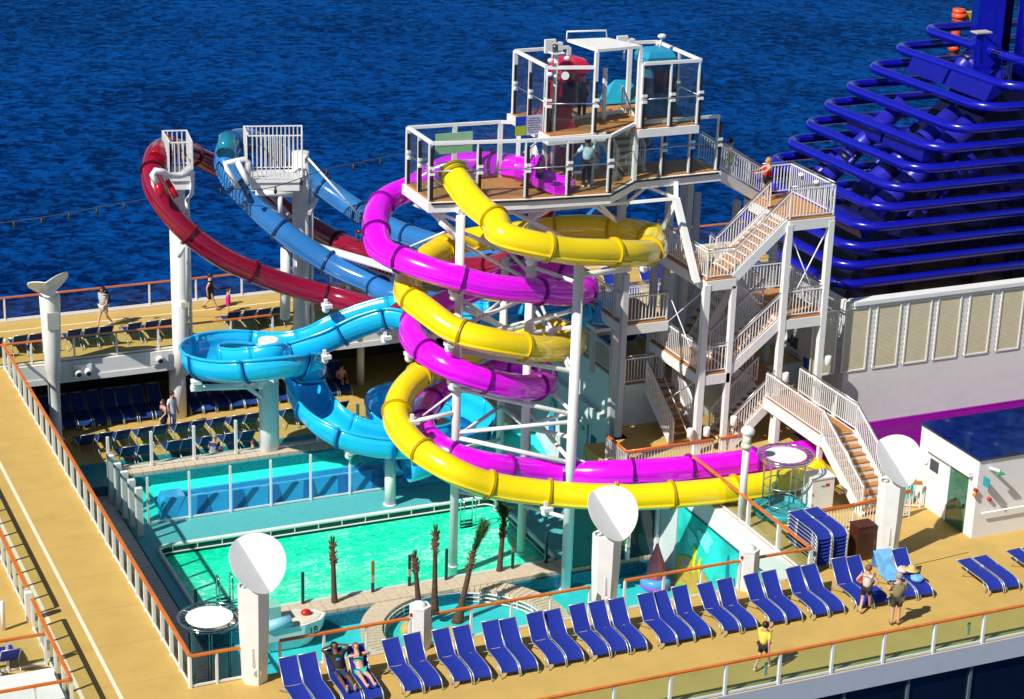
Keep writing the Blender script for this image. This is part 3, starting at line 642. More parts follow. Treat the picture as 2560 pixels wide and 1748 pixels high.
# ================================================================ SLIDES
def sweep_tube(name, label, cat, P, r, m, flanges, group='enclosed water slides', seam=True, step=.22, fm=None, fr=None):
    """P: world points. Tube built of separate segments between flange rings; flanges at arc fractions (0..1)"""
    C = smooth(resample(cat_rom(P, 8), step), 4); n = len(C)
    root = thing(name, label, cat, tuple(C[n//2]), group); T = []
    for i in range(n): T.append((C[min(n-1,i+1)]-C[max(0,i-1)]).normalized())
    K = 24
    def prof(k):
        a = 2*PI*k/K; return a
    angs = []; rad = []
    for k in range(K):
        a = 2*PI*k/K; angs.append(a); rad.append(1.0)
    if seam:
        # outward lips where the upper and the lower half shell are bolted together
        for s0 in (-.42, PI+.42):
            for da, rr_ in ((-.05,1.0),(-.045,1.13),(.045,1.13),(.05,1.0)): angs.append((s0+da) % (2*PI)); rad.append(rr_)
    Z = sorted(zip(angs, rad)); M = len(Z)
    def ringv(i):
        t = T[i]; sd = t.cross(Vector((0,0,1)))
        if sd.length < .15: sd = ringv.last
        sd.normalize(); ringv.last = sd; up = sd.cross(t)
        return [C[i]+sd*(math.cos(a)*r*q)+up*(math.sin(a)*r*q) for a, q in Z], sd, up
    ringv.last = Vector((1,0,0)); R = [ringv(i) for i in range(n)]
    cuts = sorted(set([0]+[int(f*(n-1)) for f in flanges]+[n-1]))
    for a, b in zip(cuts[:-1], cuts[1:]):
        vs = []; [vs.extend(R[i][0]) for i in range(a, b+1)]; fs = []
        for i in range(b-a):
            for k in range(M): fs.append((i*M+k, i*M+(k+1)%M, (i+1)*M+(k+1)%M, (i+1)*M+k))
        mb = MB(); mb.add(vs, fs, True); mb.build('tube_segment', m, root)
    for c in cuts:
        mb = MB(); q, sd, up = R[c]; t = T[c]; vs = []; KK = 28
        for off, rr_ in ((-.045,r*.99),(-.045,r*1.16),(-.012,r*1.16),(-.012,r*1.10),(.012,r*1.10),(.012,r*1.16),(.045,r*1.16),(.045,r*.99)):
            for k in range(KK):
                a = 2*PI*k/KK; vs.append(C[c]+t*off+sd*(math.cos(a)*rr_)+up*(math.sin(a)*rr_))
        fs = [(i*KK+k, i*KK+(k+1)%KK, (i+1)*KK+(k+1)%KK, (i+1)*KK+k) for i in range(7) for k in range(KK)]
        mb.add(vs, fs, False); mb.build('flange_ring', fm or m, root)
    return root, C
def seq(lst): 
    out = []
    for it in lst:
        f, x, y, D = it
        out.append(WD(*f(x, y), D) if D > 0 else WY(*f(x, y), -D))
    return out
yel = seq([(z1,380,1040,71.6),(z1,420,1110,71.2),(z1,545,1275,70.3),(z1,720,1415,69.2),(z2b,1200,85,68.6),(z2b,1505,170,68.6),(z2b,1800,225,69.2),(z2b,2140,235,70.2),
 (z4b,620,245,71),(z4b,750,225,72.3),(z4b,790,160,73.6),(z4b,720,85,75),(z4b,600,60,75.8),(z1,1500,1445,76.4),(z1,1200,1440,76.6),(z2b,1000,130,76.2),(z2b,800,180,75.3),(z2b,640,260,74.2),(z2b,510,370,73),(z2b,450,490,72),(z2b,490,610,70.9),(z2b,650,740,70),(z2b,840,880,69.4),(z2b,1100,955,69.2),(z2b,1440,1020,69.9),(z2b,1650,1035,71.0),(z2b,1820,1000,72.5),(z2b,1800,910,74.2),(z2b,1650,870,75.4),(z2b,1300,930,76.2),(z2b,1000,1050,76),(z2b,760,1150,75),(z2b,610,1235,74),
 (z3b,520,110,73),(z3b,400,200,72.1),(z3b,315,330,71.1),(z3b,300,470,70.2),(z3b,370,610,69.2),(z3b,520,760,68.2),(z3b,800,930,67.4),(z3b,1100,1040,-61.9),(z3b,1580,1105,-61.4),(z3b,1900,1128,-60.8),(z3b,2200,1130,-60.3),(zA,210,1205,-60.3),(zA,770,1170,-59.8),(zA,1290,1110,-59.6),(zA,1550,1060,-59.7),(zA,1800,995,-60.0)])
sweep_tube('water_slide', 'glossy yellow tube slide spiralling down round the white tower to the deck', 'slide', yel, .475, YEL,
  [.004,.045,.085,.13,.165,.20,.235,.27,.305,.34,.375,.41,.445,.48,.515,.55,.585,.62,.655,.69,.725,.765,.805,.84,.875,.91,.945], fm=mat('yellow_flange_shade', (.60,.40,.002), .3))  # darker flange yellow stands in for the thin shadows at the joints
pur = seq([(z1,900,1010,74.2),(z1,600,980,75.2),(z1,330,1010,75.6),(z3a,2290,575,75.4),(z3a,2150,620,74.9),(z3a,2060,700,74.1),(z3a,2010,800,73),(z3a,2020,910,72),(z2b,240,215,71.2),(z2b,430,300,70.4),(z2b,640,380,69.9),(z2b,885,452,69.7),(z2b,1150,520,69.9),(z2b,1400,545,70.4),(z2b,1650,565,71.3),(z2b,1830,575,72.2),(z2b,1935,545,73.3),(z2b,1910,465,74.6),(z2b,1700,405,76),(z2b,1350,430,76.7),(z2b,1000,550,76.2),(z2b,760,650,75),(z2b,560,760,73.6),(z2b,490,860,72.4),(z2b,550,1000,71),(z2b,700,1120,70),(z2b,890,1220,69.6),(z2b,1200,1320,69.9),(z2b,1430,1350,70.7),(z2b,1590,1325,72.2),(z2b,1560,1230,74.2),(z2b,1350,1190,75.7),(z2b,1080,1240,76.2),
 (z3b,700,230,75.3),(z3b,590,330,74),(z3b,520,450,72.6),(z3b,530,590,71.2),(z3b,640,700,70.2),(z3b,800,800,69.7),(z3b,1080,870,69.7),(z3b,1360,908,-63.9),(z3b,1650,928,-63.7),(z3b,1900,938,-62.9),(z3b,2200,925,-62.3),(zA,510,978,-62.0),(zA,1020,930,-61.8),(zA,1300,890,-61.8),(zA,1560,850,-61.8),(zA,1800,810,-61.9)])
sweep_tube('water_slide', 'bright purple tube slide winding inside the yellow one round the tower', 'slide', pur, .46, PUR,
  [.02,.06,.10,.135,.165,.20,.245,.29,.33,.37,.41,.45,.49,.53,.57,.605,.64,.675,.71,.74,.78,.815,.85,.885,.92,.96], fm=mat('purple_flange', (.20,.002,.24), .3))
mar = seq([(z1,1235,800,78.0),(z1,1120,1000,78.1),(z1,1060,1200,78.2),(z1,1040,1330,78.3),(z2b,1480,60,78.6),(z2b,1420,200,79.1),(z2b,1280,310,79.8),(z2b,1060,360,80.8),(z2b,700,350,82.3),(z2b,300,290,84),(z3a,1800,1050,85.8),(z3a,1550,920,87.2),(z3a,1250,740,88),(z3a,1030,560,88),(z3a,760,410,87.6),(z3a,560,315,86.8),(z3a,400,250,85.6),(z3a,290,225,84.4),(z3a,205,270,83),(z3a,170,380,82),(z3a,195,560,81.2),(z3a,300,750,80.8),(z3a,440,910,80.7),(z3a,700,1110,80.9),(z3a,990,1250,81.3),(z3a,1300,1365,81.7),(z3a,1655,1460,81.8),(z3a,1900,1525,81.2),(z3a,2080,1570,80.4),(z2b,480,655,80),(z2b,800,715,79.6)])
sweep_tube('water_slide', 'dark maroon tube slide looping out over the sea side past the left white column', 'slide', mar, .45, MAR,
  [.03,.10,.17,.24,.31,.37,.42,.47,.51,.555,.60,.665,.735,.805,.875,.94], step=.25, fm=mat('maroon_flange', (.09,.002,.012), .3))
blu = seq([(z1,1800,620,79.6),(z1,1700,900,80),(z1,1600,1200,80.4),(z2b,1870,120,80.8),(z2b,1780,290,81.6),(z2b,1500,335,82.4),(z2b,1100,260,84),(z2b,780,190,85.6),(z2b,560,130,86.8),(z3a,2170,910,87.8),(z3a,1900,775,88.8),(z3a,1600,570,90),(z3a,1350,390,90.3),(z3a,1150,240,90),(z3a,980,165,88.6),(z3a,850,165,87),(z3a,785,230,85.7),(z3a,770,330,85),(z3a,800,430,84.7),(z3a,880,570,84.3),(z3a,1040,740,84),(z3a,1200,880,83.7),(z3a,1385,1025,83.3),(z3a,1600,1165,82.9),(z3a,1825,1282,82.4),(z3a,2050,1370,81.8),(z2b,220,555,81.2),(z2b,480,620,80.6),(z2b,760,670,80.2),(z2b,1000,720,79.9),(z2b,1400,760,79.9)])
sweep_tube('water_slide', 'mid blue tube slide looping out beside the maroon one, under the caged platform', 'slide', blu, .475, BLU,
  [.03,.10,.17,.24,.31,.37,.43,.48,.52,.55,.585,.63,.69,.745,.80,.86,.93], step=.25, fm=mat('dark_blue_flange', (.012,.07,.26), .3))
# clear capsule domes on the two loops
for (x, y, D, m, nm, lab) in ((z3a,'b',0,0,0,0),):
    pass
def capsule(P, r, m, label):
    o = MB().tube(P, r, 14, caps=True).build('service_hatch', m, org=tuple(P[0])); return tag(o, label, 'hatch', 'service hatches on the slide loops')
capsule(seq([(z3a,790,150,85.2),(z3a,775,280,84.5)]), .40, mat('clear_teal_hatch', (.01,.20,.30), .08, coat=.8), 'dark teal hatch dome on top of the blue slide loop')
capsule(seq([(z3a,235,235,83.0),(z3a,200,330,82.0)]), .38, mat('clear_red_hatch', (.30,.005,.02), .08, coat=.8), 'red hatch dome on top of the maroon slide loop')

def half_pipe(name, label, cat, P, r, m, wall=.35, step=.2, bank=None, cuts=10, rimr=.05, group='open flume slides'):
    C = smooth(resample(cat_rom(P, 8), step), 4); n = len(C); root = thing(name, label, cat, tuple(C[n//2]), group)
    K = 14; pr = [(-r, wall), ]+[(-r*math.cos(PI*k/K), -r*.85*math.sin(PI*k/K)) for k in range(K+1)]+[(r, wall)]
    pr_in = [(x*(1-.05/r), y+(.045 if 0 < i < len(pr)-1 else 0)) for i, (x, y) in enumerate(pr)]
    full = pr+pr_in[::-1]; M = len(full); R = []
    for i in range(n):
        t = (C[min(n-1,i+1)]-C[max(0,i-1)]).normalized(); sd = t.cross(Vector((0,0,1))).normalized(); up = sd.cross(t)
        R.append([C[i]+sd*x+up*y for x, y in full])
    cc = [int((n-1)*k/cuts) for k in range(cuts+1)]
    for a, b in zip(cc[:-1], cc[1:]):
        vs = []; [vs.extend(R[i]) for i in range(a, b+1)]; N = b-a
        fs = [(i*M+k, i*M+(k+1)%M, (i+1)*M+(k+1)%M, (i+1)*M+k) for i in range(N) for k in range(M)]+[tuple(range(M))[::-1], tuple(N*M+k for k in range(M))]
        mb = MB(); mb.add(vs, fs, True); mb.smf[-1] = mb.smf[-2] = False
        for s_ in (0, len(pr)-1): mb.tube([R[i][s_] for i in range(a, b+1)], rimr, 6)
        mb.build('flume_segment', m, root)
    for c in cc[1:-1]:
        mb = MB(); o_ = C[c]; vs = []; t = (C[min(n-1,c+1)]-C[max(0,c-1)]).normalized()
        for off in (-.03, .03):
            for q in (1.0, 1.13):
                for i in range(len(pr)): p = R[c][i]; vs.append(o_+(p-o_)*q+t*off)
        L = len(pr); fs = []
        for i in range(L-1): fs += [(i, i+1, L+i+1, L+i), (2*L+i+1, 2*L+i, 3*L+i, 3*L+i+1), (L+i, L+i+1, 3*L+i+1, 3*L+i)]
        mb.add(vs, fs, False); mb.build('joint_rib', mat('deep_blue_rib', (.008,.14,.42), .3), root)
    return root, C
lb = seq([(z4b,400,690,77.2),(z2b,2050,700,77.8),(z2b,1800,760,78),(z2b,1400,800,78.3),(z2b,1000,790,78.6),(z2b,500,770,78.9),(z2c,1930,140,79.1),(z2c,1700,195,79.2),(z2c,1500,275,79.2),(z2c,1320,360,79.1),(z2c,1120,430,79.2),(z2c,900,450,79.3),(z2c,700,430,79.2),(z2c,480,435,78.7),(z2c,340,480,77.9),(z2c,340,545,76.9),(z2c,520,585,76.1),(z2c,760,575,75.8),(z2c,1000,545,75.9),(z2c,1170,540,76.6),(z2c,1230,590,77.6),(z2c,1190,680,77.9),(z2c,1200,800,77.4),(z2c,1270,930,76.7),(z2c,1400,1060,76.0),(z2c,1600,1160,75.6),(z2c,1850,1210,75.5),
 (z3b,450,690,75.7),(z3b,700,700,76.2),(z3b,900,640,77.2),(z3b,960,520,78.6),(z3b,820,400,80),(z3b,560,330,80.6),(z3b,300,330,80.2),(z3b,190,410,79.2),(z3b,250,530,78.2),(z3b,420,640,77.4),(z3b,560,740,76.8),(z3b,560,830,76.2),(z3b,380,880,75.8)])
half_pipe('open_flume', 'light blue open flume curling round the white column and behind the yellow slide', 'slide', lb, .74, LBL, wall=.46, cuts=24, rimr=.065)
hd = thing('flume_entry_hood', 'faceted blue hood where the light blue flume starts beside the tower landing', 'slide entry', tuple(WD(*z4b(420,690),77.4)))
c = WD(*z4b(420,690),77.4); rt = Vector((.911,-.412,0)); fw = Vector((.412,.911,0)); upv = Vector((0,0,1))
P8 = [c+rt*a+fw*b+upv*h_ for a, b, h_ in ((-.75,-.8,-.35),(.75,-.8,-.55),(.75,.7,-.55),(-.75,.7,-.35),(-.5,-.5,.35),(.35,-.5,.45),(.35,.5,.45),(-.5,.5,.35))]
MB().add(P8, [(0,3,2,1),(4,5,6,7),(0,1,5,4),(1,2,6,5),(2,3,7,6),(3,0,4,7)], False).build('hood_shell', MBL, hd)
P8b = [p+(p-c)*.02 for p in P8]; MB().beam(P8[4],P8[5],.08,.08).beam(P8[5],P8[6],.08,.08).beam(P8[0],P8[1],.08,.08).beam(P8[1],P8[5],.06,.06).build('hood_rim', LBL, hd)
MB().box((c.x-.9,c.y-.6,c.z-.75),(c.x+.9,c.y+.9,c.z-.6)).build('base_plate', WHITE2, hd)
# run-out trough on the basin floor
ro = thing('run_out_trough', 'long blue run-out trough with scalloped side lying on the aqua basin floor', 'slide run-out', (18.9,73.5,ZB))
xa = W(*z2c(330,1560),ZB).x; x_l = 18.6; x_r = 30.5; y0_, y1_ = 73.2, 73.95
rb = MB(); 
for (ya, yb, ya2, yb2) in ((y0_,y0_+.14,y0_-.28,y0_+.14),(y1_-.14,y1_,y1_-.14,y1_+.1)):
    vs = []
    for x in (x_l, x_r):
        vs += [(x,ya2,ZB+.013),(x,yb2,ZB+.013),(x,yb,ZB+.68),(x,ya,ZB+.68)]
    rb = MB().add(vs, [(0,1,2,3),(4,7,6,5),(0,3,7,4),(1,5,6,2),(3,2,6,7)], False); rb.build('side_wall', MBL, ro)
MB().box((x_l,y0_+.14,ZB+.014),(x_r,y1_-.14,ZB+.35)).build('trough_bed', MBL, ro)
MB().quad((x_l+.9,y0_+.142,ZB+.50),(x_r,y0_+.142,ZB+.50),(x_r,y1_-.142,ZB+.50),(x_l+.9,y1_-.142,ZB+.50)).build('shallow_water', mat('slide_water', (.10,.52,.70), .08, var=.35, vs=3.5, bump=.6, bs=5, coat=.5), ro)
ev = [(x_l-.35,y0_-.28,ZB+.013),(x_l+.25,y0_-.28,ZB+.013),(x_l+.25,y1_+.2,ZB+.013),(x_l-.35,y1_+.2,ZB+.013),(x_l-.05,y0_,ZB+.78),(x_l+.75,y0_,ZB+.78),(x_l+.75,y1_,ZB+.78),(x_l-.05,y1_,ZB+.78)]
MB().add(ev, [(0,3,2,1),(4,5,6,7),(0,1,5,4),(1,2,6,5),(2,3,7,6),(3,0,4,7)], False).build('end_bumper', MBL, ro)
for k in range(8):
    x = x_l+1.1+k*1.45; vs = [(x,y0_-.32,ZB+.014),(x+.62,y0_-.32,ZB+.014),(x+.5,y0_-.02,ZB+.70),(x+.12,y0_-.02,ZB+.70),(x,y0_-.2,ZB+.014),(x+.62,y0_-.2,ZB+.014),(x+.5,y0_+.02,ZB+.70),(x+.12,y0_+.02,ZB+.70)]
    MB().add(vs, [(0,1,2,3),(0,4,5,1),(1,5,6,2),(2,6,7,3),(3,7,4,0)], False).build('side_buttress', mat('deep_blue_buttress', (.012,.16,.46), .25, coat=.4), ro)
# second low basin flume coming forward under the yellow slide
half_pipe('open_flume', 'wide light blue chute dropping to the run-out trough behind the short white column', 'slide', seq([(z3b,620,760,77.5),(z3b,420,820,76.8),(z3b,220,880,-74.0),(z3b,60,930,-73.8),(z2c,1900,1430,-73.8)]), .62, MBL, wall=.15, cuts=4)

# ---------------------------------------------------------------- columns
def column(u, v, z, vtop, r, label, r2=None, ztop=None, cap=False, below=0):
    b = W(u, v, z); zt = ztop if ztop is not None else ZT(b, vtop)
    rt_ = thing('support_column', label, 'column', (b.x, b.y, z-below), 'white round support columns')
    MB().lathe((b.x,b.y,z-below), [(r,0),(r2 or r, zt-z+below)], 24).build('shaft', WHITE2, rt_)
    MB().lathe((b.x,b.y,z), [(r*1.25,0.002),(r*1.25,.05),(r*1.02,.06)], 24).build('base_plate', WHITE2, rt_)
    return b, zt
A_, At = column(1028,1285,ZB,490,.16,'white round column standing at the near edge of the emerald pool', below=.6)
B_, Bt = column(1283,1340,ZK,600,.185,'thick white round column rising from the turquoise play floor in front of the slides')
C_, Ct = column(1182,1255,ZB,600,.16,'white round column behind the palm, right of the pool corner', below=.0)
D_ = WD(*z2b(1255,700),76); column(PR((D_.x,D_.y,ZB))[0], PR((D_.x,D_.y,ZB))[1], ZB, 585, .15, 'slimmer white column at the back of the slide spiral')
E_ = WD(*z2b(1470,700),74); column(PR((E_.x,E_.y,ZB))[0], PR((E_.x,E_.y,ZB))[1], ZB, 500, .15, 'white column in the middle of the slide spiral behind the thick front column')
BW, _ = column(612,1080,ZB,770,.40,'short thick white column in the splash basin under the light blue bowl')
column(885,1145,ZB,1030,.22,'white column carrying the light blue flume at the far edge of the emerald pool')
column(1270,1330,ZK,1170,.0001,'x') if False else None
L2, L2t = W(407,770,0), 0
def bigcol(x, y, zt, r, label):
    rt_ = thing('support_column', label, 'column', (x,y,0), 'white round support columns')
    MB().lathe((x,y,-1.12), [(r*1.05,0),(r,1.2),(r,zt+1.12)], 28).build('shaft', WHITE2, rt_)
    MB().tube([(x+r+.1,y-.1,.2),(x+r+.1,y-.1,zt-1.2)], .07, 8).build('drain_pipe', WHITE2, rt_)
    return rt_
p = WY(410,775,81.55); L2x, L2y = p.x, 81.55; z_l2 = ZT((L2x,L2y,0), 395)
bigcol(L2x, L2y, z_l2, .34, 'tall white column carrying the left caged platform')
MB_ = MB().bx((L2x+.1,L2y-.4,ZT((L2x,L2y-.4,0),690)),(.35,.3,.22)); tag(MB_.build('column_lamp', CREAM, org=(L2x,L2y-.4,1.6)), 'boxy cream lamp fixed to the left tall column', 'lamp')
p = WY(684,765,81.7); L3x, L3y = p.x, 81.7; z_l3 = ZT((L3x,L3y,0), 345)
bigcol(L3x, L3y, z_l3, .36, 'tall white column carrying the right caged platform')
MB().tube([(L3x-.55,L3y,-1),(L3x-.55,L3y,ZT((L3x,L3y,0),545))], .2, 14)
pz = [ZT((L3x,L3y,0),v) for v in (545,620)]
oo = thing('bracing_frame', 'white pipe frame bracing the two blue and maroon slide loops to the right column', 'bracing', (L3x,L3y,pz[0]))
q0 = WD(*z3a(1020,600), 84.0)
MB().tube([(L3x,L3y,pz[0]+3.5),(L3x,L3y,pz[0]+3.5)], .1, 8) if False else None
MB().tube([q0,WD(*z3a(1330,610),84.3)], .14, 10).build('brace_pipe', WHITE2, oo); MB().tube([WD(*z3a(1225,600),84.2),WD(*z3a(1225,800),84.2)], .10, 10).build('brace_pipe', WHITE2, oo)
MB().tube([WD(*z3a(1050,520),86),WD(*z3a(1310,800),84.6)], .09, 8).build('brace_pipe', GREYW, oo); MB().tube([WD(*z3a(1030,600),85),WD(*z3a(1290,830),84.6)], .08, 8).build('brace_pipe', GREYW, oo)
MB().tube([WD(*z3a(1430,290),84.4),WD(*z3a(1890,800),84.0)], .05, 8).build('tie_rod', WHITE2, oo)
MB().tube([WD(*z3a(1460,770),84.8),WD(*z3a(1520,650),85.6)], .12, 8).build('brace_pipe', WHITE2, oo)
MB().tube([WD(*z3a(1500,1040),84.6),WD(*z3a(2180,1240),79.5)], .17, 12).build('brace_pipe', WHITE2, oo)
MB().tube([WD(*z3a(1270,1060),84.5),WD(*z3a(1265,1640),84.5)], .22, 12).build('side_pipe', WHITE2, oo)
for (u, v, D, nm) in (('a',0,0,0),): pass
# little caged maintenance platforms on top of the tall columns
def cage(label, pts, zf, h):
    r = thing('caged_platform', label, 'platform', (pts[0][0],pts[0][1],zf), 'caged maintenance platforms')
    MB().prism(pts, zf-.12, zf).build('floor', WHITE2, r); MB().prism([(p[0]*.9+sum(q[0] for q in pts)/len(pts)*.1, p[1]*.9+sum(q[1] for q in pts)/len(pts)*.1) for p in pts], zf-.5, zf-.121).build('under_beam', WHITE2, r)
    bar_parts(r, [(p[0],p[1],zf) for p in pts]+[(pts[0][0],pts[0][1],zf)], h, sp=.17, steel=False, bw=.035)
    return r
zc = 5.4
def Wz(f, x, y, z): return W(*f(x, y), z)
c1 = ZT((L2x,L2y,0), z3a(0,470)[1]); a = WD(*z3a(285,420), 82.0); b = WD(*z3a(465,455),82.0); 
cz = b.z; x0, y0 = a.x, b.y
cage('white caged platform on the left column inside the maroon loop', [(a.x,b.y-.3),(b.x+.05,b.y-.5),(b.x+.35,b.y+1.4),(a.x+.2,b.y+1.6)], cz, 1.5)
a = WD(*z3a(900,430), 84.8); b = WD(*z3a(1400,480), 84.4)
cage('long white caged platform on the right column inside the blue loop', [(a.x,b.y+.35),(b.x-.05,b.y-.25),(b.x+.45,b.y+1.3),(a.x+.3,b.y+1.9)], b.z, 1.9)
ps = thing('spray_pipes', 'white elbow pipes spraying into the top of the maroon slide', 'pipework', tuple(WD(*z3a(300,440),80.6)), 'elbow pipes at the slide loops')
MB().tube([WD(*z3a(500,430),81.5),WD(*z3a(400,460),81.0),WD(*z3a(300,460),80.7),WD(*z3a(260,430),80.4),WD(*z3a(190,420),80.2),WD(*z3a(170,450),80.2),WD(*z3a(205,520),80.2)], .13, 10).build('pipe', WHITE2, ps)
MB().tube([WD(*z3a(205,520),80.2),WD(*z3a(250,640),80.1)], .12, 8).build('red_nozzle', mat('red_pipe', (.5,.005,.02), .2), ps)
MB().tube([WD(*z3a(290,500),80.8),WD(*z3a(370,640),80.6)], .12, 8).build('red_nozzle', mat('red_pipe', (.5,.005,.02)), ps)
MB().tube([WD(*z3a(500,440),81.6),WD(*z3a(495,610),81.6),WD(*z3a(455,660),81.6),WD(*z3a(460,1500),81.6)], .09, 8).build('drop_pipe', WHITE2, ps)
MB().tube([WD(*z3a(430,1040),80.9),WD(*z3a(390,1130),81.2)], .08, 8).build('bracket_arm', WHITE2, ps)
ps = thing('spray_pipes', 'white elbow pipes resting on the upper end of the blue slide', 'pipework', tuple(WD(*z3a(900,350),83)), 'elbow pipes at the slide loops')
MB().tube([WD(*z3a(960,520),83.8),WD(*z3a(960,350),83.8),WD(*z3a(930,325),83.8),WD(*z3a(860,340),83.6),WD(*z3a(770,360),83.5),WD(*z3a(790,420),83.4),WD(*z3a(880,575),83.2)], .12, 10).build('pipe', WHITE2, ps)
MB().tube([WD(*z3a(870,345),83.6),WD(*z3a(965,530),83.3)], .12, 8).build('pipe', WHITE2, ps)

# ---------------------------------------------------------------- tower frame
PF = 10.4
tw = thing('slide_tower', 'white steel slide tower with teak platforms and tinted glass guards', 'tower', (33,66,PF))
front = [(26.45,65.9),(29.84,65.25),(32.95,64.95),(34.66,66.35),(38.2,66.45)]
poly = front+[(38.2,68.1),(26.45,68.25)]
MB().prism(poly, PF-.06, PF).build('platform_floor', TEAK, tw)
MB().prism([(26.35,65.78),(29.85,65.12),(33.0,64.82),(34.7,66.22),(38.35,66.32),(38.35,68.2),(26.35,68.37)], PF-.42, PF-.061).build('platform_frame', WHITE2, tw)
ins = mat('grey_steel_underside', (.5,.5,.48), .5)
edge = MB()
for i in range(len(front)-1): edge.beam((front[i][0],front[i][1]-.1,PF-.10),(front[i+1][0],front[i+1][1]-.1,PF-.10),.22,.05)
edge.build('kick_plate', BLACK, tw)
MB().beam((37.9,66.5,PF+.006),(38.15,68.0,PF+.006),.12,.01).build('yellow_step_edge', mat('safety_yellow', (.75,.5,.01), .5), tw)
HG = 2.05
def guard(pts, z, h, posts_dark=True, nb=None, gm=GLASSD, mid=True, bay=1.35):
    for i in range(len(pts)-1):
        a, b = Vector((*pts[i],z)), Vector((*pts[i+1],z)); L = (b-a).length; n = nb[i] if nb else max(1, round(L/bay)); rz = math.atan2((b-a).y,(b-a).x); u = (b-a).normalized()
        MB().beam(a+Vector((0,0,h)), b+Vector((0,0,h)), .11, .11).build('top_rail', WHITE2, tw)
        if mid: MB().tube([a+Vector((0,0,1.05))-Vector((0,.06,0)), b+Vector((0,0,1.05))-Vector((0,.06,0))], .022, 6).build('grab_bar', STEEL, tw)
        for k in range(n+1):
            if k == 0 and i > 0: continue
            p = a.lerp(b, k/n)
            if posts_dark:
                MB().bx((p.x-.05*u.x,p.y-.05*u.y,z+h/2),(.055,.10,h),rz).build('guard_post', WHITE2, tw)
                MB().bx((p.x+.035*u.x,p.y+.035*u.y-.02,z+.47),(.10,.11,.94),rz).bx((p.x+.035*u.x,p.y+.035*u.y-.02,z+1.55),(.10,.11,.60),rz).build('post_gasket', BLACK, tw)
                for zz_ in (.95,1.18): MB().bx((p.x+.05*u.x,p.y-.05,z+zz_),(.18,.12,.09),rz).build('glass_clamp', WHITE, tw)
            else: MB().bx((p.x,p.y,z+h/2),(.16,.12,h),rz).build('guard_post', WHITE2, tw)
        for k in range(n):
            p, q = a.lerp(b,k/n)+u*.14, a.lerp(b,(k+1)/n)-u*.08; c_ = (p+q)/2
            MB().bx((c_.x,c_.y,z+.05+(h-.15)/2),((q-p).length,.02,h-.15),rz).build('guard_glass', gm, tw)
guard([(26.5,68.2),(26.5,65.95)], PF, HG, nb=[2])
guard(front, PF, HG, nb=[2,2,1,3])
guard([(26.5,68.2),(30.0,68.0),(30.6,67.7),(33.9,67.9),(35.0,68.2)], PF, HG, False, nb=[2,1,3,1], mid=False)
# upper cage platform
CFZ = 12.35
MB().box((31.1,66.1,CFZ-.06),(37.0,69.6,CFZ)).build('upper_floor', TEAK, tw)
MB().box((31.0,66.0,CFZ-.36),(33.3,69.7,CFZ-.061)).box((34.6,66.0,CFZ-.36),(37.1,69.7,CFZ-.061)).build('upper_frame', WHITE2, tw)
guard([(31.14,69.4),(31.14,66.65)], CFZ, 14.7-CFZ, nb=[2]); guard([(31.14,66.5),(32.8,66.05)], CFZ, 14.7-CFZ, nb=[1])
guard([(34.75,66.1),(37.04,66.05),(37.0,69.4)], CFZ, 14.7-CFZ, nb=[2,2]); guard([(31.14,69.4),(33.3,69.42)], CFZ, 14.7-CFZ, False, nb=[1], mid=False)
guard([(35.9,69.5),(37.0,69.42)], CFZ, 14.7-CFZ, False, nb=[1], mid=False)
for x, y in ((32.8,66.05),(34.62,66.2),(32.5,67.9),(34.0,67.7)): MB().bx((x,y,(CFZ+15.25)/2-1.0),(.13,.13,15.25-CFZ+2.0 if y < 66.5 else 15.25-CFZ+.0)).build('tall_post', WHITE2, tw)
MB().prism([(32.8,66.0),(34.66,66.15),(34.05,67.75),(32.5,67.9)], 15.26, 15.36).build('canopy_roof', WHITE, tw)
MB().tube([(32.5,67.95,15.3),(32.5,67.95,15.62),(34.0,67.8,15.62),(34.05,67.8,15.3)], .035, 6).build('roof_rail', WHITE2, tw)
# stair between the platform and the upper cage
for k in range(8):
    z = PF+ (CFZ-PF)*(k+1)/9; x = 35.85-.22*k; y = 66.75+.0*k
    MB().box((34.35-.03*k,67.0+.2*k,z-.05),(35.35-.03*k,67.26+.2*k,z)).build('stair_tread', TEAK, tw)
    MB().box((34.35-.03*k,67.24+.2*k,z),(35.35-.03*k,67.27+.2*k,z+.19)).build('stair_riser', WHITE2, tw)
for x in (34.25,35.4):
    MB().beam((x,66.9,PF),(x-.2,68.7,CFZ),.06,.26).build('stair_stringer', WHITE2, tw)
    bar_parts(tw, [(x,66.95,PF+.1),(x-.2,68.6,CFZ)], .95, sp=.2, posts=True, steel=False)
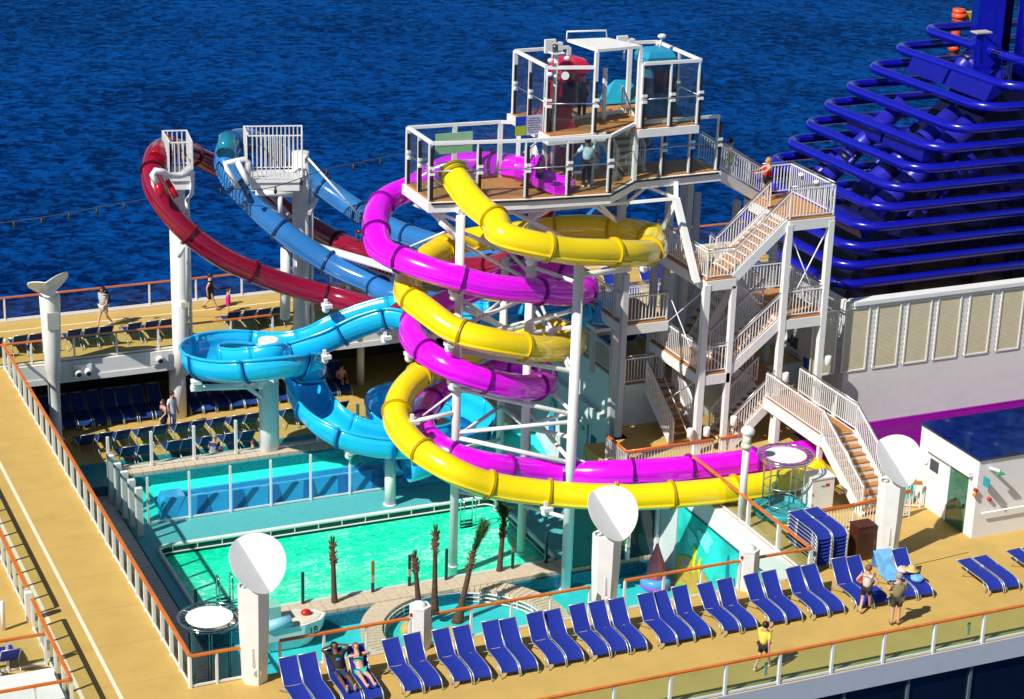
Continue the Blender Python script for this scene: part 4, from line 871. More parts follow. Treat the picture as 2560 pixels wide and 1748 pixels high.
# lattice under the platform
def brace(p, q, r, m=WHITE2, n=10): return MB().tube([p,q], r, n).build('brace', m, tw)
def bd(f1, x1, y1, D1, f2, x2, y2, D2, r=.07, m=WHITE2): return brace(WD(*f1(x1,y1),D1), WD(*f2(x2,y2),D2), r, m)
A0, B0, C0, D0, E0 = [Vector((p.x,p.y,0)) for p in (A_,B_,C_,D_,E_)]
def at(P_, v): return Vector((P_.x,P_.y,ZT((P_.x,P_.y,0),v)))
def fz(f, y): return f(0, y)[1]
for (P1,v1,P2,v2,r) in ((A0,fz(z3b,240),B0,fz(z3b,450),.085),(A0,fz(z3b,600),B0,fz(z3b,510),.075),(A0,fz(z3b,640),B0,fz(z3b,850),.085),(A0,fz(z3b,430),B0,fz(z3b,600),.001),(A0,fz(z2b,1050),B0,fz(z2b,1220),.085),(A0,fz(z3b,700),E0,fz(z3b,1000),.07),
   (E0,fz(z3b,400),B0,fz(z3b,840),.08),(D0,fz(z3b,380),A0,fz(z3b,640),.075),(D0,fz(z3b,380),E0,fz(z3b,560),.07),(E0,fz(z3b,540),B0,fz(z3b,430),.075),(E0,fz(z3b,560),B0,fz(z3b,640),.085),(A0,fz(z3b,740),D0,fz(z3b,660),.07),
   (B0,fz(z2b,700),D0,fz(z2b,900),.085),(A0,fz(z2b,850),E0,fz(z2b,600),.08),(A0,fz(z2b,680),D0,fz(z2b,850),.10),(A0,fz(z2b,60),D0,fz(z2b,230),.075),(E0,fz(z2b,350),B0,fz(z2b,490),.075),(E0,fz(z2b,640),B0,fz(z2b,1210),.07),(E0,fz(z2b,1180),B0,fz(z3b,440),.07),(D0,fz(z2b,200),E0,fz(z2b,420),.07),(E0,fz(z2b,900),B0,fz(z2b,850),.075)):
    if r > .01: brace(at(P1,v1), at(P2,v2), r)
brace(at(A0,fz(z2b,-100)), Vector((27.4,66.2,PF-.4)), .12); brace(at(A0,fz(z2b,-60)), Vector((28.6,66.2,PF-.4)), .08); brace(at(A0,fz(z3b,430)), WD(*z3b(400,520),70.0), .085); brace(WD(*z3b(520,460),71.2), at(A0,fz(z3b,250)), .04)
brace(at(B0,fz(z2b,425)), WD(*z4b(575,372),73.0), .10)
brace(at(B0,fz(z3b,790)), WY(*zA(290,1110),62.9), .035); brace(at(B0,fz(z3b,905)), WY(*zA(120,1110),62.9), .035)
brace(WD(*z2b(730,-10),70.5), WD(*z2b(870,110),70.9), .08); brace(WD(*z2b(450,200),73), WD(*z2b(850,30),72), .04)
brace(at(A0,fz(z3b,1080)), at(C0,fz(z3b,1180)), .08); brace(at(C0,fz(z3b,1200)), at(B0,fz(z3b,1310)), .08)
# beams below the platform floor
for p, q, w_ in ((z1(230,1300),z1(430,1500),.12),(z1(100,1270),z1(330,1330),.12),(z1(740,1340),z1(1990,1230),.10),(z1(880,1230),z1(1010,1330),.10),(z1(700,1260),z1(1170,1510),.12),(z1(760,1260),z1(760,1420),.12),(z1(1000,1360),z1(1150,1270),.09),(z1(1410,1240),z1(1540,1380),.13),(z1(1530,1210),z1(1900,1300),.0)):
    if w_: MB().beam(WD(*p,73.2), WD(*q,73.6), w_, w_).build('under_beam', WHITE2, tw)
MB().beam(WD(*z1(1990,1110),75.3), WD(*z1(1990,1240),75.0), .16, .16).build('under_beam', WHITE2, tw)
MB().beam(WD(*z1(1990,1230),75.0), WY(*z4b(1130,490),64.15), .22, .22).build('raking_leg', WHITE2, tw)
MB().beam(WD(*z1(1990,1250),75.2), WD(*z1(1880,1480),75.4), .16, .16).build('raking_leg', WHITE2, tw)
MB().beam(WD(*z1(1740,1130),75.4), WD(*z1(2000,1230),75.2), .10, .10).build('under_beam', WHITE2, tw)
for (x, y, zt, w_) in ((34.9,67.6,PF-.42,.26),(37.1,67.9,PF-.42,.26),(38.3,69.0,PF-.6,.24),(31.4,67.9,PF-.42,.3),(39.6,70.2,CFZ-4,.2)):
    zb_ = 0 if x > 35.4 else ZB
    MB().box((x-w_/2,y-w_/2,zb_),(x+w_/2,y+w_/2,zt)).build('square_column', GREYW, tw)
for a_ in ((z1,200,1300,71.6,z1,440,1560,71.0,.07),(z1,640,1240,72.6,z1,1170,1520,74.0,.06),(z1,1160,1200,73.0,z1,900,1440,73.5,.05),(z1,700,1290,72.8,z1,950,1390,73.6,.05),(z1,1300,1210,73.6,z1,1560,1400,74.5,.05),(z1,110,1280,72.4,z1,420,1390,71.2,.06),(z1,1770,1150,75.0,z1,1640,1260,75.0,.06),(z2b,30,30,72.0,z2b,330,150,73.5,.001),(z2b,1560,660,73.5,z2b,1790,1200,70.4,.06),(z2b,930,180,71.2,z2b,1400,430,75.0,.07),(z2b,1200,870,73.0,z2b,1800,720,70.4,.07),(z2b,930,640,71.2,z2b,1250,860,74.5,.08),(z2b,1000,820,73.2,z2b,1250,620,74.6,.06)):
    if a_[8] > .01: bd(*a_[:8], r=a_[8])
# slide clamps: white knuckle joints at the flanges
for f, x, y, D in ((z2b,840,600,69.9),(z2b,1470,310,69.6),(z2b,800,1030,69.4),(z2b,840,1350,69.6),(z2b,470,1110,70.9),(z3b,1530,1260,67.6),(z3b,430,540,69.5),(z2c,1360,530,76.4),(z2c,1560,1320,75.4),(z2c,1860,370,78.7),(z2c,1370,110,79.5),(z3b,760,220,70.0),(z2b,1350,210,75.6),(z4b,690,370,73.0),(z2b,660,950,72.5),(z2c,830,740,77),(z2c,290,740,76.8)):
    p = WD(*f(x, y), D); mb = MB(); mb.ball(p, .16, 10).box((p.x-.13,p.y-.2,p.z+.08),(p.x+.22,p.y+.2,p.z+.22)).box((p.x-.06,p.y-.06,p.z+.18),(p.x+.06,p.y+.06,p.z+.42)).build('slide_clamp', WHITE2, tw)
# arms carrying the bowl
bwz = ZT((BW.x,BW.y,0), fz(z2c,740)); arm = thing('bowl_arm', 'white arm reaching from the short thick column under the light blue bowl', 'support arm', (BW.x,BW.y,bwz))
MB().tube([(BW.x,BW.y,bwz), WD(*z2c(290,760),77.4)], .13, 10).build('arm', WHITE2, arm); MB().tube([(BW.x,BW.y,bwz-.7), WD(*z2c(700,745),77.6)], .08, 8).build('arm_strut', WHITE2, arm)
MB().cyl(WD(*z2c(260,760),77.0), WD(*z2c(350,755),77.2), .16, n=14).build('end_cap', WHITE2, arm)
# hoods of the two drop capsules in the cage
def loft(rings, m, name, root, cap=True):
    n = len(rings[0]); vs = [v for r_ in rings for v in r_]; fs = [(i*n+k, i*n+(k+1)%n, (i+1)*n+(k+1)%n, (i+1)*n+k) for i in range(len(rings)-1) for k in range(n)]
    fs.append(tuple(range(n))[::-1]); fs.append(tuple((len(rings)-1)*n+k for k in range(n)))
    return MB().add(vs, fs, False).build(name, m, root)
def capsule_tower(cx, cy, m, md, label, lean):
    r = thing('drop_capsule', label, 'slide entry', (cx,cy,CFZ), 'drop capsules in the top cage')
    def rg(z, w_, d, ox): return [(cx+ox+a*w_, cy+b*d, z) for a, b in ((-.5,-.5),(.5,-.5),(.62,0),(.5,.5),(-.5,.5),(-.62,0))]
    loft([rg(CFZ,1.3,1.2,-lean*.45),rg(CFZ+.5,.9,.9,-lean*.35),rg(CFZ+1.4,.8,.8,-lean*.1),rg(CFZ+2.2,.85,.8,.12*lean)], m, 'capsule_shell', r)
    loft([rg(CFZ+2.0,1.15,1.1,.12*lean),rg(CFZ+2.22,1.15,1.15,.12*lean),rg(CFZ+2.42,.95,.95,.12*lean),rg(CFZ+2.5,.5,.5,.12*lean)], md, 'hood', r)
    MB().box((cx-.35,cy-.58,CFZ+.9),(cx+.3,cy-.5,CFZ+1.7)).build('door_panel', mat('dark_capsule_window', (.03,.01,.02), .1), r)
    return r
capsule_tower(32.2, 67.3, mat('red_capsule', (.42,.004,.03), .2, coat=.5), mat('red_hood', (.50,.008,.06), .3, coat=.4), 'tall crimson drop capsule with curved hood in the upper cage', 1)
capsule_tower(36.2, 67.9, mat('dark_blue_capsule', (.01,.12,.26), .25, coat=.4), mat('blue_hood', (.02,.28,.48), .35), 'tall blue drop capsule with curved hood at the right of the upper cage', -.6)
def shell(cx, cy, cz, w_, d, h_, m, label, name='slide_cover'):
    mb = MB(); mb.ball((cx,cy,cz), 1, 14, (w_/2,d/2,h_)); return tag(mb.build(name, m, org=(cx,cy,cz)), label, 'slide cover')
p = WD(*z1(1600,570),78.4); fr_ = [(p.x-1.0,p.y-.4,12.42),(p.x+.9,p.y-.4,12.42),(p.x+.9,p.y+.5,12.42),(p.x-1.0,p.y+.5,12.42),(p.x-.35,p.y,13.25),(p.x+.25,p.y,13.2)]
tag(MB().add(fr_, [(0,3,2,1),(0,1,5,4),(1,2,5),(2,3,4,5),(3,0,4)], False).build('slide_cover', mat('cyan_cover', (.02,.38,.55), .35), org=tuple(p)), 'pointed bright blue slide cover on the upper cage floor', 'slide cover')
p = WD(*z1(1060,600),75.2); fr_ = [(p.x-.7,p.y-.5,12.42),(p.x+.8,p.y-.5,12.42),(p.x+.8,p.y+.5,12.42),(p.x-.7,p.y+.5,12.42),(p.x,p.y-.1,13.0),(p.x+.6,p.y,13.05)]
tag(MB().add(fr_, [(0,3,2,1),(0,1,5,4),(1,2,5),(2,3,4,5),(3,0,4)], False).build('slide_cover', mat('crimson_cover', (.34,.004,.10), .3, coat=.3), org=tuple(p)), 'low crimson slide cover at the left foot of the red capsule', 'slide cover')
# purple slide mouth on the platform
pm_ = thing('slide_mouth', 'open purple slide mouth with splash tray on the teak platform', 'slide entry', (30.6,66.8,PF))
mc = WD(*z1(985,985),73.0); mc = Vector((mc.x,mc.y,PF+.62)); dirv = Vector((.75,-.66,0)); sdv = Vector((.66,.75,0))
vs = []; K = 24
for off, r1 in ((-.7,.46),(-.1,.50),(.12,.62),(.16,.62),(.12,.47),(-.7,.40)):
    for k in range(K): a = 2*PI*k/K; vs.append(mc+dirv*off+sdv*(math.cos(a)*r1)+Vector((0,0,math.sin(a)*r1)))
MB().add(vs, [(i*K+k, i*K+(k+1)%K, (i+1)*K+(k+1)%K, (i+1)*K+k) for i in range(5) for k in range(K)], True).build('mouth_ring', PUR, pm_)
MB().add([mc+dirv*-.3+sdv*(math.cos(2*PI*k/K)*.41)+Vector((0,0,math.sin(2*PI*k/K)*.41)) for k in range(K)], [tuple(range(K))], False).build('dark_bore', mat('dark_purple_bore', (.05,.0,.08), .4), pm_)
tr_ = []
for z, q in ((PF+.01,1.0),(PF+.32,1.02),(PF+.30,.9),(PF+.10,.8)):
    for a, b in ((.05,-.62),(.9,-.70),(1.35,-.35),(1.35,.35),(.9,.70),(.05,.62)): c_ = mc+dirv*(.6+(a-.6)*q)+sdv*(b*q); tr_.append((c_.x,c_.y,z if a > .5 else z+.25))
MB().add(tr_, [(i*6+k, i*6+(k+1)%6, (i+1)*6+(k+1)%6, (i+1)*6+k) for i in range(3) for k in range(6)]+[tuple(range(18,24))], False).build('splash_tray', PUR, pm_)
# fan shaped guards over both slide starts
def fan(c_, dx, R1, R2, label):
    r = thing('fan_guard', label, 'guard', tuple(c_), 'fan shaped guards at the slide starts'); b = MB()
    for k in range(17):
        a = PI*(k+.5)/17; b.beam(c_+dx*(math.cos(a)*R1)+Vector((0,0,math.sin(a)*R1)), c_+dx*(math.cos(a)*R2)+Vector((0,0,min(.9,math.sin(a)*R2))), .03, .03)
    o = b.build('spokes', WHITE2, r); o['kind'] = 'stuff'
    MB().tube([c_+dx*(math.cos(PI*k/16)*R1)+Vector((0,0,math.sin(PI*k/16)*R1)) for k in range(17)], .035, 6).build('inner_arc', WHITE2, r)
    MB().beam(c_-dx*R2+Vector((0,0,.9)), c_+dx*R2+Vector((0,0,.9)), .04, .04).build('top_bar', WHITE2, r)
fan(mc+dirv*-.2, sdv, .56, .95, 'white fan of bars above the purple slide mouth')
fan(Vector((yel[0].x,66.15,PF+.35)), Vector((1,0,0)), .60, 1.0, 'white fan of bars above the start of the yellow slide')
# notice and lamp cluster on the tower
pz_ = WD(*z1(390,830),73.0)
tag(MB().bx((pz_.x,pz_.y,pz_.z),(1.42,.03,.75)).build('sign_panel', mat('pale_green_print', (.32,.58,.34), .6), org=tuple(pz_)), 'pale green panel with a grey stripe hanging in the left platform bay', 'sign')
o_ = bpy.data.objects['sign_panel']; MB().bx((pz_.x,pz_.y-.022,pz_.z+.02),(1.42,.006,.2)).build('grey_stripe', mat('grey_stripe', (.5,.55,.58), .5), o_)
rs = thing('rules_sign', 'transparent rules board with blue wave logo panel and red icons on the platform', 'sign', tuple(WD(*z1(960,700),73.6)))
c_ = WD(*z1(960,700),73.6)
MB().bx((c_.x,c_.y,c_.z),(1.38,.02,.72)).build('board', mat('pale_notice', (.5,.52,.66)), rs)
MB().bx((c_.x-.5,c_.y-.02,c_.z+.18),(.4,.01,.34)).build('blue_panel', mat('sign_blue', (.01,.05,.42), .4), rs); MB().bx((c_.x-.5,c_.y-.02,c_.z-.17),(.4,.01,.34)).build('green_panel', mat('sign_green', (.35,.5,.01), .4), rs)
for k in range(6): MB().bx((c_.x+.42+.17*(k%2),c_.y-.02,c_.z+.22-.2*(k//2)),(.11,.008,.13)).build('warning_icon', mat('pink_icon', (.5,.2,.4)), rs)
for k in range(7): MB().bx((c_.x+.02,c_.y-.02,c_.z+.26-.085*k),(.5 if k % 3 else .4,.006,.018)).build('text_line', mat('text_ink', (.08,.09,.16), .5), rs)
ml = thing('lamp_mast', 'white mast with floodlights and a horn speaker at the front corner of the cage', 'mast', (31.45,66.2,CFZ))
mx_ = WD(*z1(1120,400),73.6); MB().tube([(mx_.x,mx_.y,PF+.1),(mx_.x,mx_.y,ZT((mx_.x,mx_.y,PF),fz(z1,175)))], .07, 10).build('pole', WHITE2, ml)
zt_ = ZT((mx_.x,mx_.y,PF),fz(z1,175)); MB().cyl((mx_.x-.05,mx_.y,zt_),(mx_.x-.05,mx_.y,zt_+.28), .1, n=12).build('dark_camera', mat('smoked_dome', (.03,.05,.06), .15), ml)
MB().bx((mx_.x,mx_.y,zt_-.02),(.5,.4,.04)).build('bracket_plate', WHITE2, ml)
for dx_, dz_ in ((-.28,-.25),(-.3,-.75),(.35,-.2)): MB().ball((mx_.x+dx_,mx_.y-.15,zt_+dz_), .11, 10, (1.1,1,.75)).build('floodlight', WHITE, ml)
MB().lathe((0,0,0), [(.05,0),(.08,.1),(.2,.26)], 14, False)
h0 = Vector((mx_.x+.25,mx_.y-.1,zt_-.8)); MB().cyl(h0, h0+Vector((-.05,-.28,.02)), .05, .15, 14).build('horn', WHITE2, ml)
for f, x, y, lab in ((z1,1100,130,'white square floodlight box on the left corner of the cage top'),(z1,1620,105,'white square floodlight box beside the canopy roof')):
    p = WD(*f(x,y),76); r = thing('floodlight_box', lab, 'floodlight', tuple(p), 'square floodlight boxes'); MB().bx((p.x-.1,p.y,p.z),(.42,.12,.5)).build('reflector', WHITE, r); MB().bx((p.x+.25,p.y,p.z-.05),(.25,.22,.34)).build('housing', WHITE2, r)
    MB().tube([(p.x,p.y,p.z-.2),(p.x,p.y,p.z-.65)], .04, 6).build('stem', WHITE2, r)
p = WD(*z1(1890,60),77); tag(MB().ball(p, .14, 10, (1.3,.8,.7)).tube([p,(p.x-.1,p.y,p.z-.5)], .04, 6).build('floodlight', WHITE, org=tuple(p)), 'small white floodlight on the back right corner of the cage', 'floodlight')
tag(MB().box((30.0,65.0,0),(30.01,65.01,.01)).build('x', WHITE), 'x', 'x') if False else None
p = WD(*z1(1285,1090),73.4); st_ = thing('stool', 'low grey metal stool on the teak platform beside the attendant', 'stool', (p.x,p.y,PF))
MB().bx((p.x,p.y,PF+.5),(.42,.32,.03)).build('seat', STEEL, st_)
for a in (-1,1):
    for b in (-1,1): MB().tube([(p.x+a*.17,p.y+b*.12,PF+.49),(p.x+a*.2,p.y+b*.15,PF+.01)], .014, 6).build('leg', STEEL, st_)

for (u, v, r_, lab) in ((405,945,.36,'white round column between the sunny lower deck and the dark lounge, left'),(818,872,.17,'thin white column under the far deck beam right of the blue flume')):
    b = W(u, v, ZL); o = MB().lathe((b.x,b.y,ZL), [(r_,0),(r_,-.3-ZL-.2)], 24).build('support_column', WHITE2, org=(b.x,b.y,ZL)); tag(o, lab, 'column', 'white round support columns')

far_ = [WD(*z3a(1790,1190),86), WD(*z3a(2180,1330),86)]
r_ = thing('boarding_ramp', 'white railed ramp with orange handrails on the far promenade behind the purple slide', 'ramp', tuple(far_[0]))
bar_parts(r_, [tuple(p) for p in far_], 1.15, top=ORANGE, sp=.16); bar_parts(r_, [tuple(WD(*z3a(1850,1130),87)), tuple(WD(*z3a(1930,1150),87))], 1.1, top=ORANGE, sp=.16)
a_, b_ = WD(*z3a(1960,1290),86.6), WD(*z3a(2150,1330),86.6)
MB().add([a_, b_, b_+Vector((0,0,.8)), a_+Vector((0,0,.8)), a_+Vector((0,.1,0)), b_+Vector((0,.1,0)), b_+Vector((0,.1,.8)), a_+Vector((0,.1,.8))], [(0,1,2,3),(5,4,7,6),(3,2,6,7),(0,4,5,1),(1,5,6,2),(4,0,3,7)], False).build('red_panel', RED, r_)
MB().beam(far_[0]-Vector((0,0,.15)), far_[1]-Vector((0,0,.15)), .9, .25).build('ramp_floor', WHITE2, r_)
for p in far_: MB().beam((p.x,p.y,0), (p.x,p.y,p.z-.1), .15, .15).build('ramp_leg', WHITE2, r_)
# ================================================================ STAIR TOWER (front plane y = 64.1)
YS = 64.1
stt = thing('stair_tower', 'white steel stair tower with teak treads zigzagging up to the slide platform', 'stairs', (39,65,0))
cm = WHITE2
def col(x, y, z0_, z1__, w=.24, m=None): MB().box((x-w/2,y-w/2,z0_),(x+w/2,y+w/2,z1__)).build('column', m or cm, stt)
X1, X2, X3, X4 = 36.75, 37.9, 40.1, 41.9
YB = 68.2
col(X1,YS,0,6.75,.25); col(X2,YS,0,6.6,.20); col(X3,YS,0,8.75,.235); col(X4,YS,0,8.75,.235)
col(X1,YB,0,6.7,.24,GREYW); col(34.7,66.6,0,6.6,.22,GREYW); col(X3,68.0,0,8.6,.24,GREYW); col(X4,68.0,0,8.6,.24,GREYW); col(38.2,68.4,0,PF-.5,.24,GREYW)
def landing(x0, x1, y0, y1, z, m=TEAK):
    mb = MB().box((x0,y0,z-.05),(x1,y1,z)); mb.build('landing', m, stt)
    fr = MB()
    for a, b in (((x0,y0,z-.25),(x1,y0,z-.25)),((x1,y0,z-.25),(x1,y1,z-.25)),((x1,y1,z-.25),(x0,y1,z-.25)),((x0,y1,z-.25),(x0,y0,z-.25))): fr.beam(a, b, .10, .38)
    fr.build('landing_beam', cm, stt)
trd = [None]
def flight(xa, za_, xb, zb_, y0, y1, n, bars=(True, True), hb=.95):
    """stair from (xa,za) up to (xb,zb) in x, between y0 and y1"""
    for k in range(n):
        t = (k+.5)/n; x = xa+(xb-xa)*t; z = za_+(zb_-za_)*(k+1)/(n+1); dx = abs(xb-xa)/n*.55
        MB().box((x-dx,y0+.06,z-.05),(x+dx,y1-.06,z)).build('tread', TEAK, stt)
        MB().box((x-dx,y0+.055,z-.065),(x-dx+.05,y1-.055,z-.052) if xb > xa else (x-dx+.05,y1-.055,z-.052)).build('tread_edge', WHITE, stt) if False else None
        sx = -dx if xb > xa else dx-.03
        MB().box((x+sx,y0+.05,z-.13),(x+sx+.03,y1-.05,z-.051)).build('nosing', WHITE, stt)
    for y in (y0, y1): MB().beam((xa,y,za_-.08),(xb,y,zb_-.12),.08,.36).build('stringer', cm, stt)
    for y, on in ((y0,bars[0]),(y1,bars[1])):
        if on: bar_parts(stt, [(xa+.012,y+.011,za_+.12),(xb-.012,y+.011,zb_+.08)], hb, sp=.15, bw=.026)
L5, L4, L3z, L2z, L1 = 8.95, 6.95, 5.05, 3.22, 1.95
landing(X3-.05,X4+.1,YS-.05,67.3,L5); landing(X1-.05,X2+.05,YS-.05,68.2,L4); landing(X3-.05,X4+.1,YS-.05,67.3,L3z); landing(X1-.05,X2+.05,YS-.05,68.2,L2z)
landing(X3-.05,41.3,YS-.05,67.2,L1); 
flight(X2,L4,X3,L5,YS,65.55,10)            # top front flight
flight(X2,L2z,X3,L3z,YS,65.55,9)           # middle front flight
flight(X3,L3z,X2,L4,66.0,67.3,9,(True,False))  # rear flight between
flight(38.1,.05,X3,L1,YS,65.55,9)          # lowest flight
flight(X3,L1,X2,L2z,66.0,67.3,7,(True,False))
flight(38.0,1.8,X3,L3z,67.95,69.2,10,(True,True))
# guards round the landings
def G(pts, z, h=1.05): bar_parts(stt, [(x,y,z) for x, y in pts], h, sp=.14, bw=.028)
G([(X3,YS),(X4+.08,YS),(X4+.08,67.3),(X3+.6,67.3)], L5, 1.15); G([(X2,YS),(X1,YS),(X1,68.15)], L4); G([(X3,YS),(X4+.08,YS),(X4+.08,67.3),(X3,67.3)], L3z)
G([(X2,YS),(X1,YS),(X1,68.15)], L2z)
# flight from the upper landing to the slide platform
MB().beam((40.6,67.0,L5-.1),(38.3,66.5,PF-.2),.08,.36).build('stringer', cm, stt); MB().beam((40.6,68.1,L5-.1),(38.3,68.0,PF-.2),.08,.36).build('stringer', cm, stt)
for k in range(7):
    t = (k+.5)/7; x = 40.5-2.2*t; z = L5+(PF-L5)*(k+1)/8; MB().box((x-.16,66.95-.4*t,z-.05),(x+.16,68.05,z)).build('tread', TEAK, stt)
bar_parts(stt, [(40.6,67.0,L5+.1),(38.3,66.5,PF)], 1.0, sp=.13, bw=.028); bar_parts(stt, [(40.6,68.1,L5+.1),(38.3,68.05,PF)], 1.0, sp=.13, bw=.028)
# side stair going back to the upper side deck (left rear)
for k in range(9):
    z = 1.7-.0-k*.19; y = 67.4-.27*k
    MB().box((36.3,y-.16,z-.05),(37.3,y+.12,z)).build('tread', TEAK, stt); MB().box((36.3,y+.10,z-.19),(37.3,y+.13,z-.051)).build('nosing', WHITE, stt)
for x in (36.22,37.38):
    MB().beam((x,67.5,1.6),(x,64.95,.0),.07,.3).build('stringer', cm, stt); bar_parts(stt, [(x,67.4,1.7),(x,65.0,.1)], .95, sp=.15, bw=.028)
# mid teak landing behind the yellow slide (left rear)
landing(34.75,X1-.1,66.7,69.4,4.55); G([(34.8,69.3),(34.8,66.75),(36.6,66.75)], 4.55); col(34.8,69.3,1.7,4.4,.2,GREYW)
# cross rods
for (xa, za_, xb, zb_, y) in ((X3+.1,L5-.6,X4-.1,L3z+.1,YS+.02),(X4-.1,L5-.6,X3+.1,L3z+.1,YS+.06)): MB().tube([(xa,y,za_),(xb,y,zb_)], .025, 6).build('tie_rod', WHITE2, stt)
for (ya, za_, yb, zb_) in ((64.3,6.4,67.9,3.5),(67.9,6.4,64.3,3.5),(64.3,2.9,67.9,.3),(67.9,2.9,64.3,.3)): MB().tube([(X1-.05,ya,za_),(X1-.05,yb,zb_)], .022, 6).build('tie_rod', WHITE2, stt)
# net panel behind the right bay
nb_ = MB()
for k in range(14): x = X3+.15+k*.13; nb_.box((x-.008,67.45,L3z+1.2),(x+.008,67.46,L5-.45))
for k in range(20): z = L3z+1.25+k*.115; nb_.box((X3+.1,67.46,z-.008),(X4,67.47,z+.008))
o = nb_.build('wire_net', STEEL, stt); o['kind'] = 'stuff'
for (x, y, z, d) in ((X1-.35,YS-.12,.75,1),(X1+.35,YS-.12,.72,1),(X2+.35,YS-.12,1.0,1),(X3+.3,YS-.1,2.5,1),(X4+.35,YS-.1,2.95,1)):
    r = MB().lathe((x,y,z), [(.11,0),(.13,.02),(.13,.34),(.115,.36)], 14); r.build('canister_light', WHITE, stt)
for x, y in ((40.75,65.7),(41.75,65.4)):
    pass
for y in (65.3,66.4): MB().ball((X4+.0,y,L5+.95), .13, 8, (1,1,.6)).build('globe_lamp', WHITE, stt)
# walkway and bottom stair to the right of the tower
wk = thing('walkway_stair', 'teak walkway and open stair with white balusters descending toward the small house', 'stairs', (40.3,60,0))
MB().box((39.62,60.0,L1-.05),(40.95,64.0,L1)).build('walkway_floor', TEAK, wk)
for x in (39.55,41.0): MB().beam((x,64.0,L1-.22),(x,59.9,L1-.22),.10,.40).build('side_beam', WHITE2, wk)
nS = 10; ye, yb_ = 59.95, 57.0
for k in range(nS):
    y = ye-(ye-yb_)*(k+.5)/nS; z = L1-(L1)*(k+1)/(nS+1)
    MB().box((39.7,y-.17,z-.05),(40.95,y+.15,z)).build('tread', TEAK, wk); MB().box((39.7,y+.12,z-.0),(40.95,y+.15,z+.10)).build('riser', WHITE, wk)
    for xx in (39.85,39.97): pass
for x in (39.62,41.02): MB().beam((x,59.95,L1-.15),(x,yb_,-.02),.08,.40).build('stringer', WHITE2, wk)
for x in (39.58,41.04): bar_parts(wk, [(x,64.0,L1),(x,59.95,L1),(x,yb_,.15)], 1.0, sp=.135, bw=.03)
for y in (59.9,): MB().box((39.9,y-.02,L1+.003),(40.9,y+.04,L1+.007)).build('yellow_edge', mat('safety_yellow', (.75,.5,.01)), wk)
MB().box((39.5,63.0,0),(39.7,63.2,L1-.4)).build('leg', WHITE2, wk); MB().box((39.55,60.0,0),(39.72,60.15,L1-.4)).build('leg', WHITE2, wk)

# ================================================================ FUNNEL
fn = thing('ship_funnel', 'huge deep blue funnel wrapped in stacked horizontal blue tubes', 'funnel', (55,76,0))
zr = [11.82,11.06,10.25,9.4,8.62,7.8,7.01,6.22,5.42,4.58,3.77,2.95,2.1]
lx = [57.0,55.45,54.1,52.9,51.8,50.9,50.0,49.2,48.5,48.0,47.7,47.5,47.3]
XE = 66
for i, (z, x) in enumerate(zip(zr, lx)):
    r_ = 1.15; yf, ybk = 72.1, 80.9; P = [(XE,yf,z)]
    for k in range(9): a = -PI/2-PI/2*k/8; P.append((x+r_+.25+r_*math.cos(a), yf+r_+r_*math.sin(a), z))
    for k in range(9): a = PI-PI/2*k/8; P.append((x+r_*.8+r_*.8*math.cos(a), ybk-r_*.8+r_*.8*math.sin(a), z))
    P.append((XE,ybk,z)); MB().tube(P, .215, 12).build('ring_tube', FUN, fn)
# raked body with slanted pipes
body = [(49.6,73.4),(XE,73.4),(XE,78.6),(49.6,78.6)]
vs = [(47.9,72.7,.0),(XE,72.7,0),(XE,79.2,0),(47.9,79.2,0),(49.2,72.9,3.9),(XE,72.9,3.9),(XE,79.0,3.9),(49.2,79.0,3.9),(51.6,73.5,4.4),(XE,73.5,4.4),(XE,78.4,4.4),(51.6,78.4,4.4),(57.4,74.6,10.6),(XE,74.6,10.6),(XE,77.6,10.6),(57.4,77.6,10.6)]
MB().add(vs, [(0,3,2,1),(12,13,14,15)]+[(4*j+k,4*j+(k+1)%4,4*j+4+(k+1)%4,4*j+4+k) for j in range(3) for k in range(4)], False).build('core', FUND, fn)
def fp(px, py, Y): return WY(*zf(px, py), Y)
for (a, b, Y, r_) in (((430,930),(830,540),77.6,.42),((540,1010),(940,600),76.6,.10),((640,990),(1110,590),75.2,.50),((690,1100),(1190,640),74.2,.52),((790,1330),(900,1080),74.4,.75),((980,960),(1180,860),74.3,.8),((1190,500),(1350,380),75.4,.35),((500,900),(640,760),77.0,.12),((350,960),(480,830),78.3,.4),((1080,420),(1230,240),77.6,.40)):
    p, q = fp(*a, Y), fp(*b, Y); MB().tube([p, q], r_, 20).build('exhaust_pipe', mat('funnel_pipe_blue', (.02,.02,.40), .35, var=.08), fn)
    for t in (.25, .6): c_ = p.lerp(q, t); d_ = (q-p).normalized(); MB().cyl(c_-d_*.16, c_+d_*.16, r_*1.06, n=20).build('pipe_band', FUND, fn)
# plated fins spanning the rings
for (za_, zb_, xa, xb) in ((11.0,10.35,55.0,56.3),(8.5,7.9,52.0,53.1),(5.3,4.7,49.3,50.1)):
    for (ya, yb) in ((72.9,76.0),(76.2,79.0)):
        MB().add([(xa,ya,zb_),(xa+.3,ya,zb_),(xa+.3,yb,zb_),(xa,yb,zb_),(xb-1.0,ya,za_),(xb,ya,za_),(xb,yb,za_),(xb-1.0,yb,za_)], [(0,3,2,1),(4,5,6,7),(0,1,5,4),(1,2,6,5),(2,3,7,6),(3,0,4,7)], False).build('side_plate', mat('plate_blue', (.004,.005,.24), .3), fn)
for x in (57.8,58.6,62): 
    for (zz0, zz1) in ((.5,11.3),): MB().beam((x-.6,72.6,zz0),(x,72.6,zz1),.16,.22).build('upright', FUND, fn)
for x in (50.8,54.5): MB().beam((x,72.6,.5),(x+2.0,72.6,6.5),.14,.2).build('upright', FUND, fn)
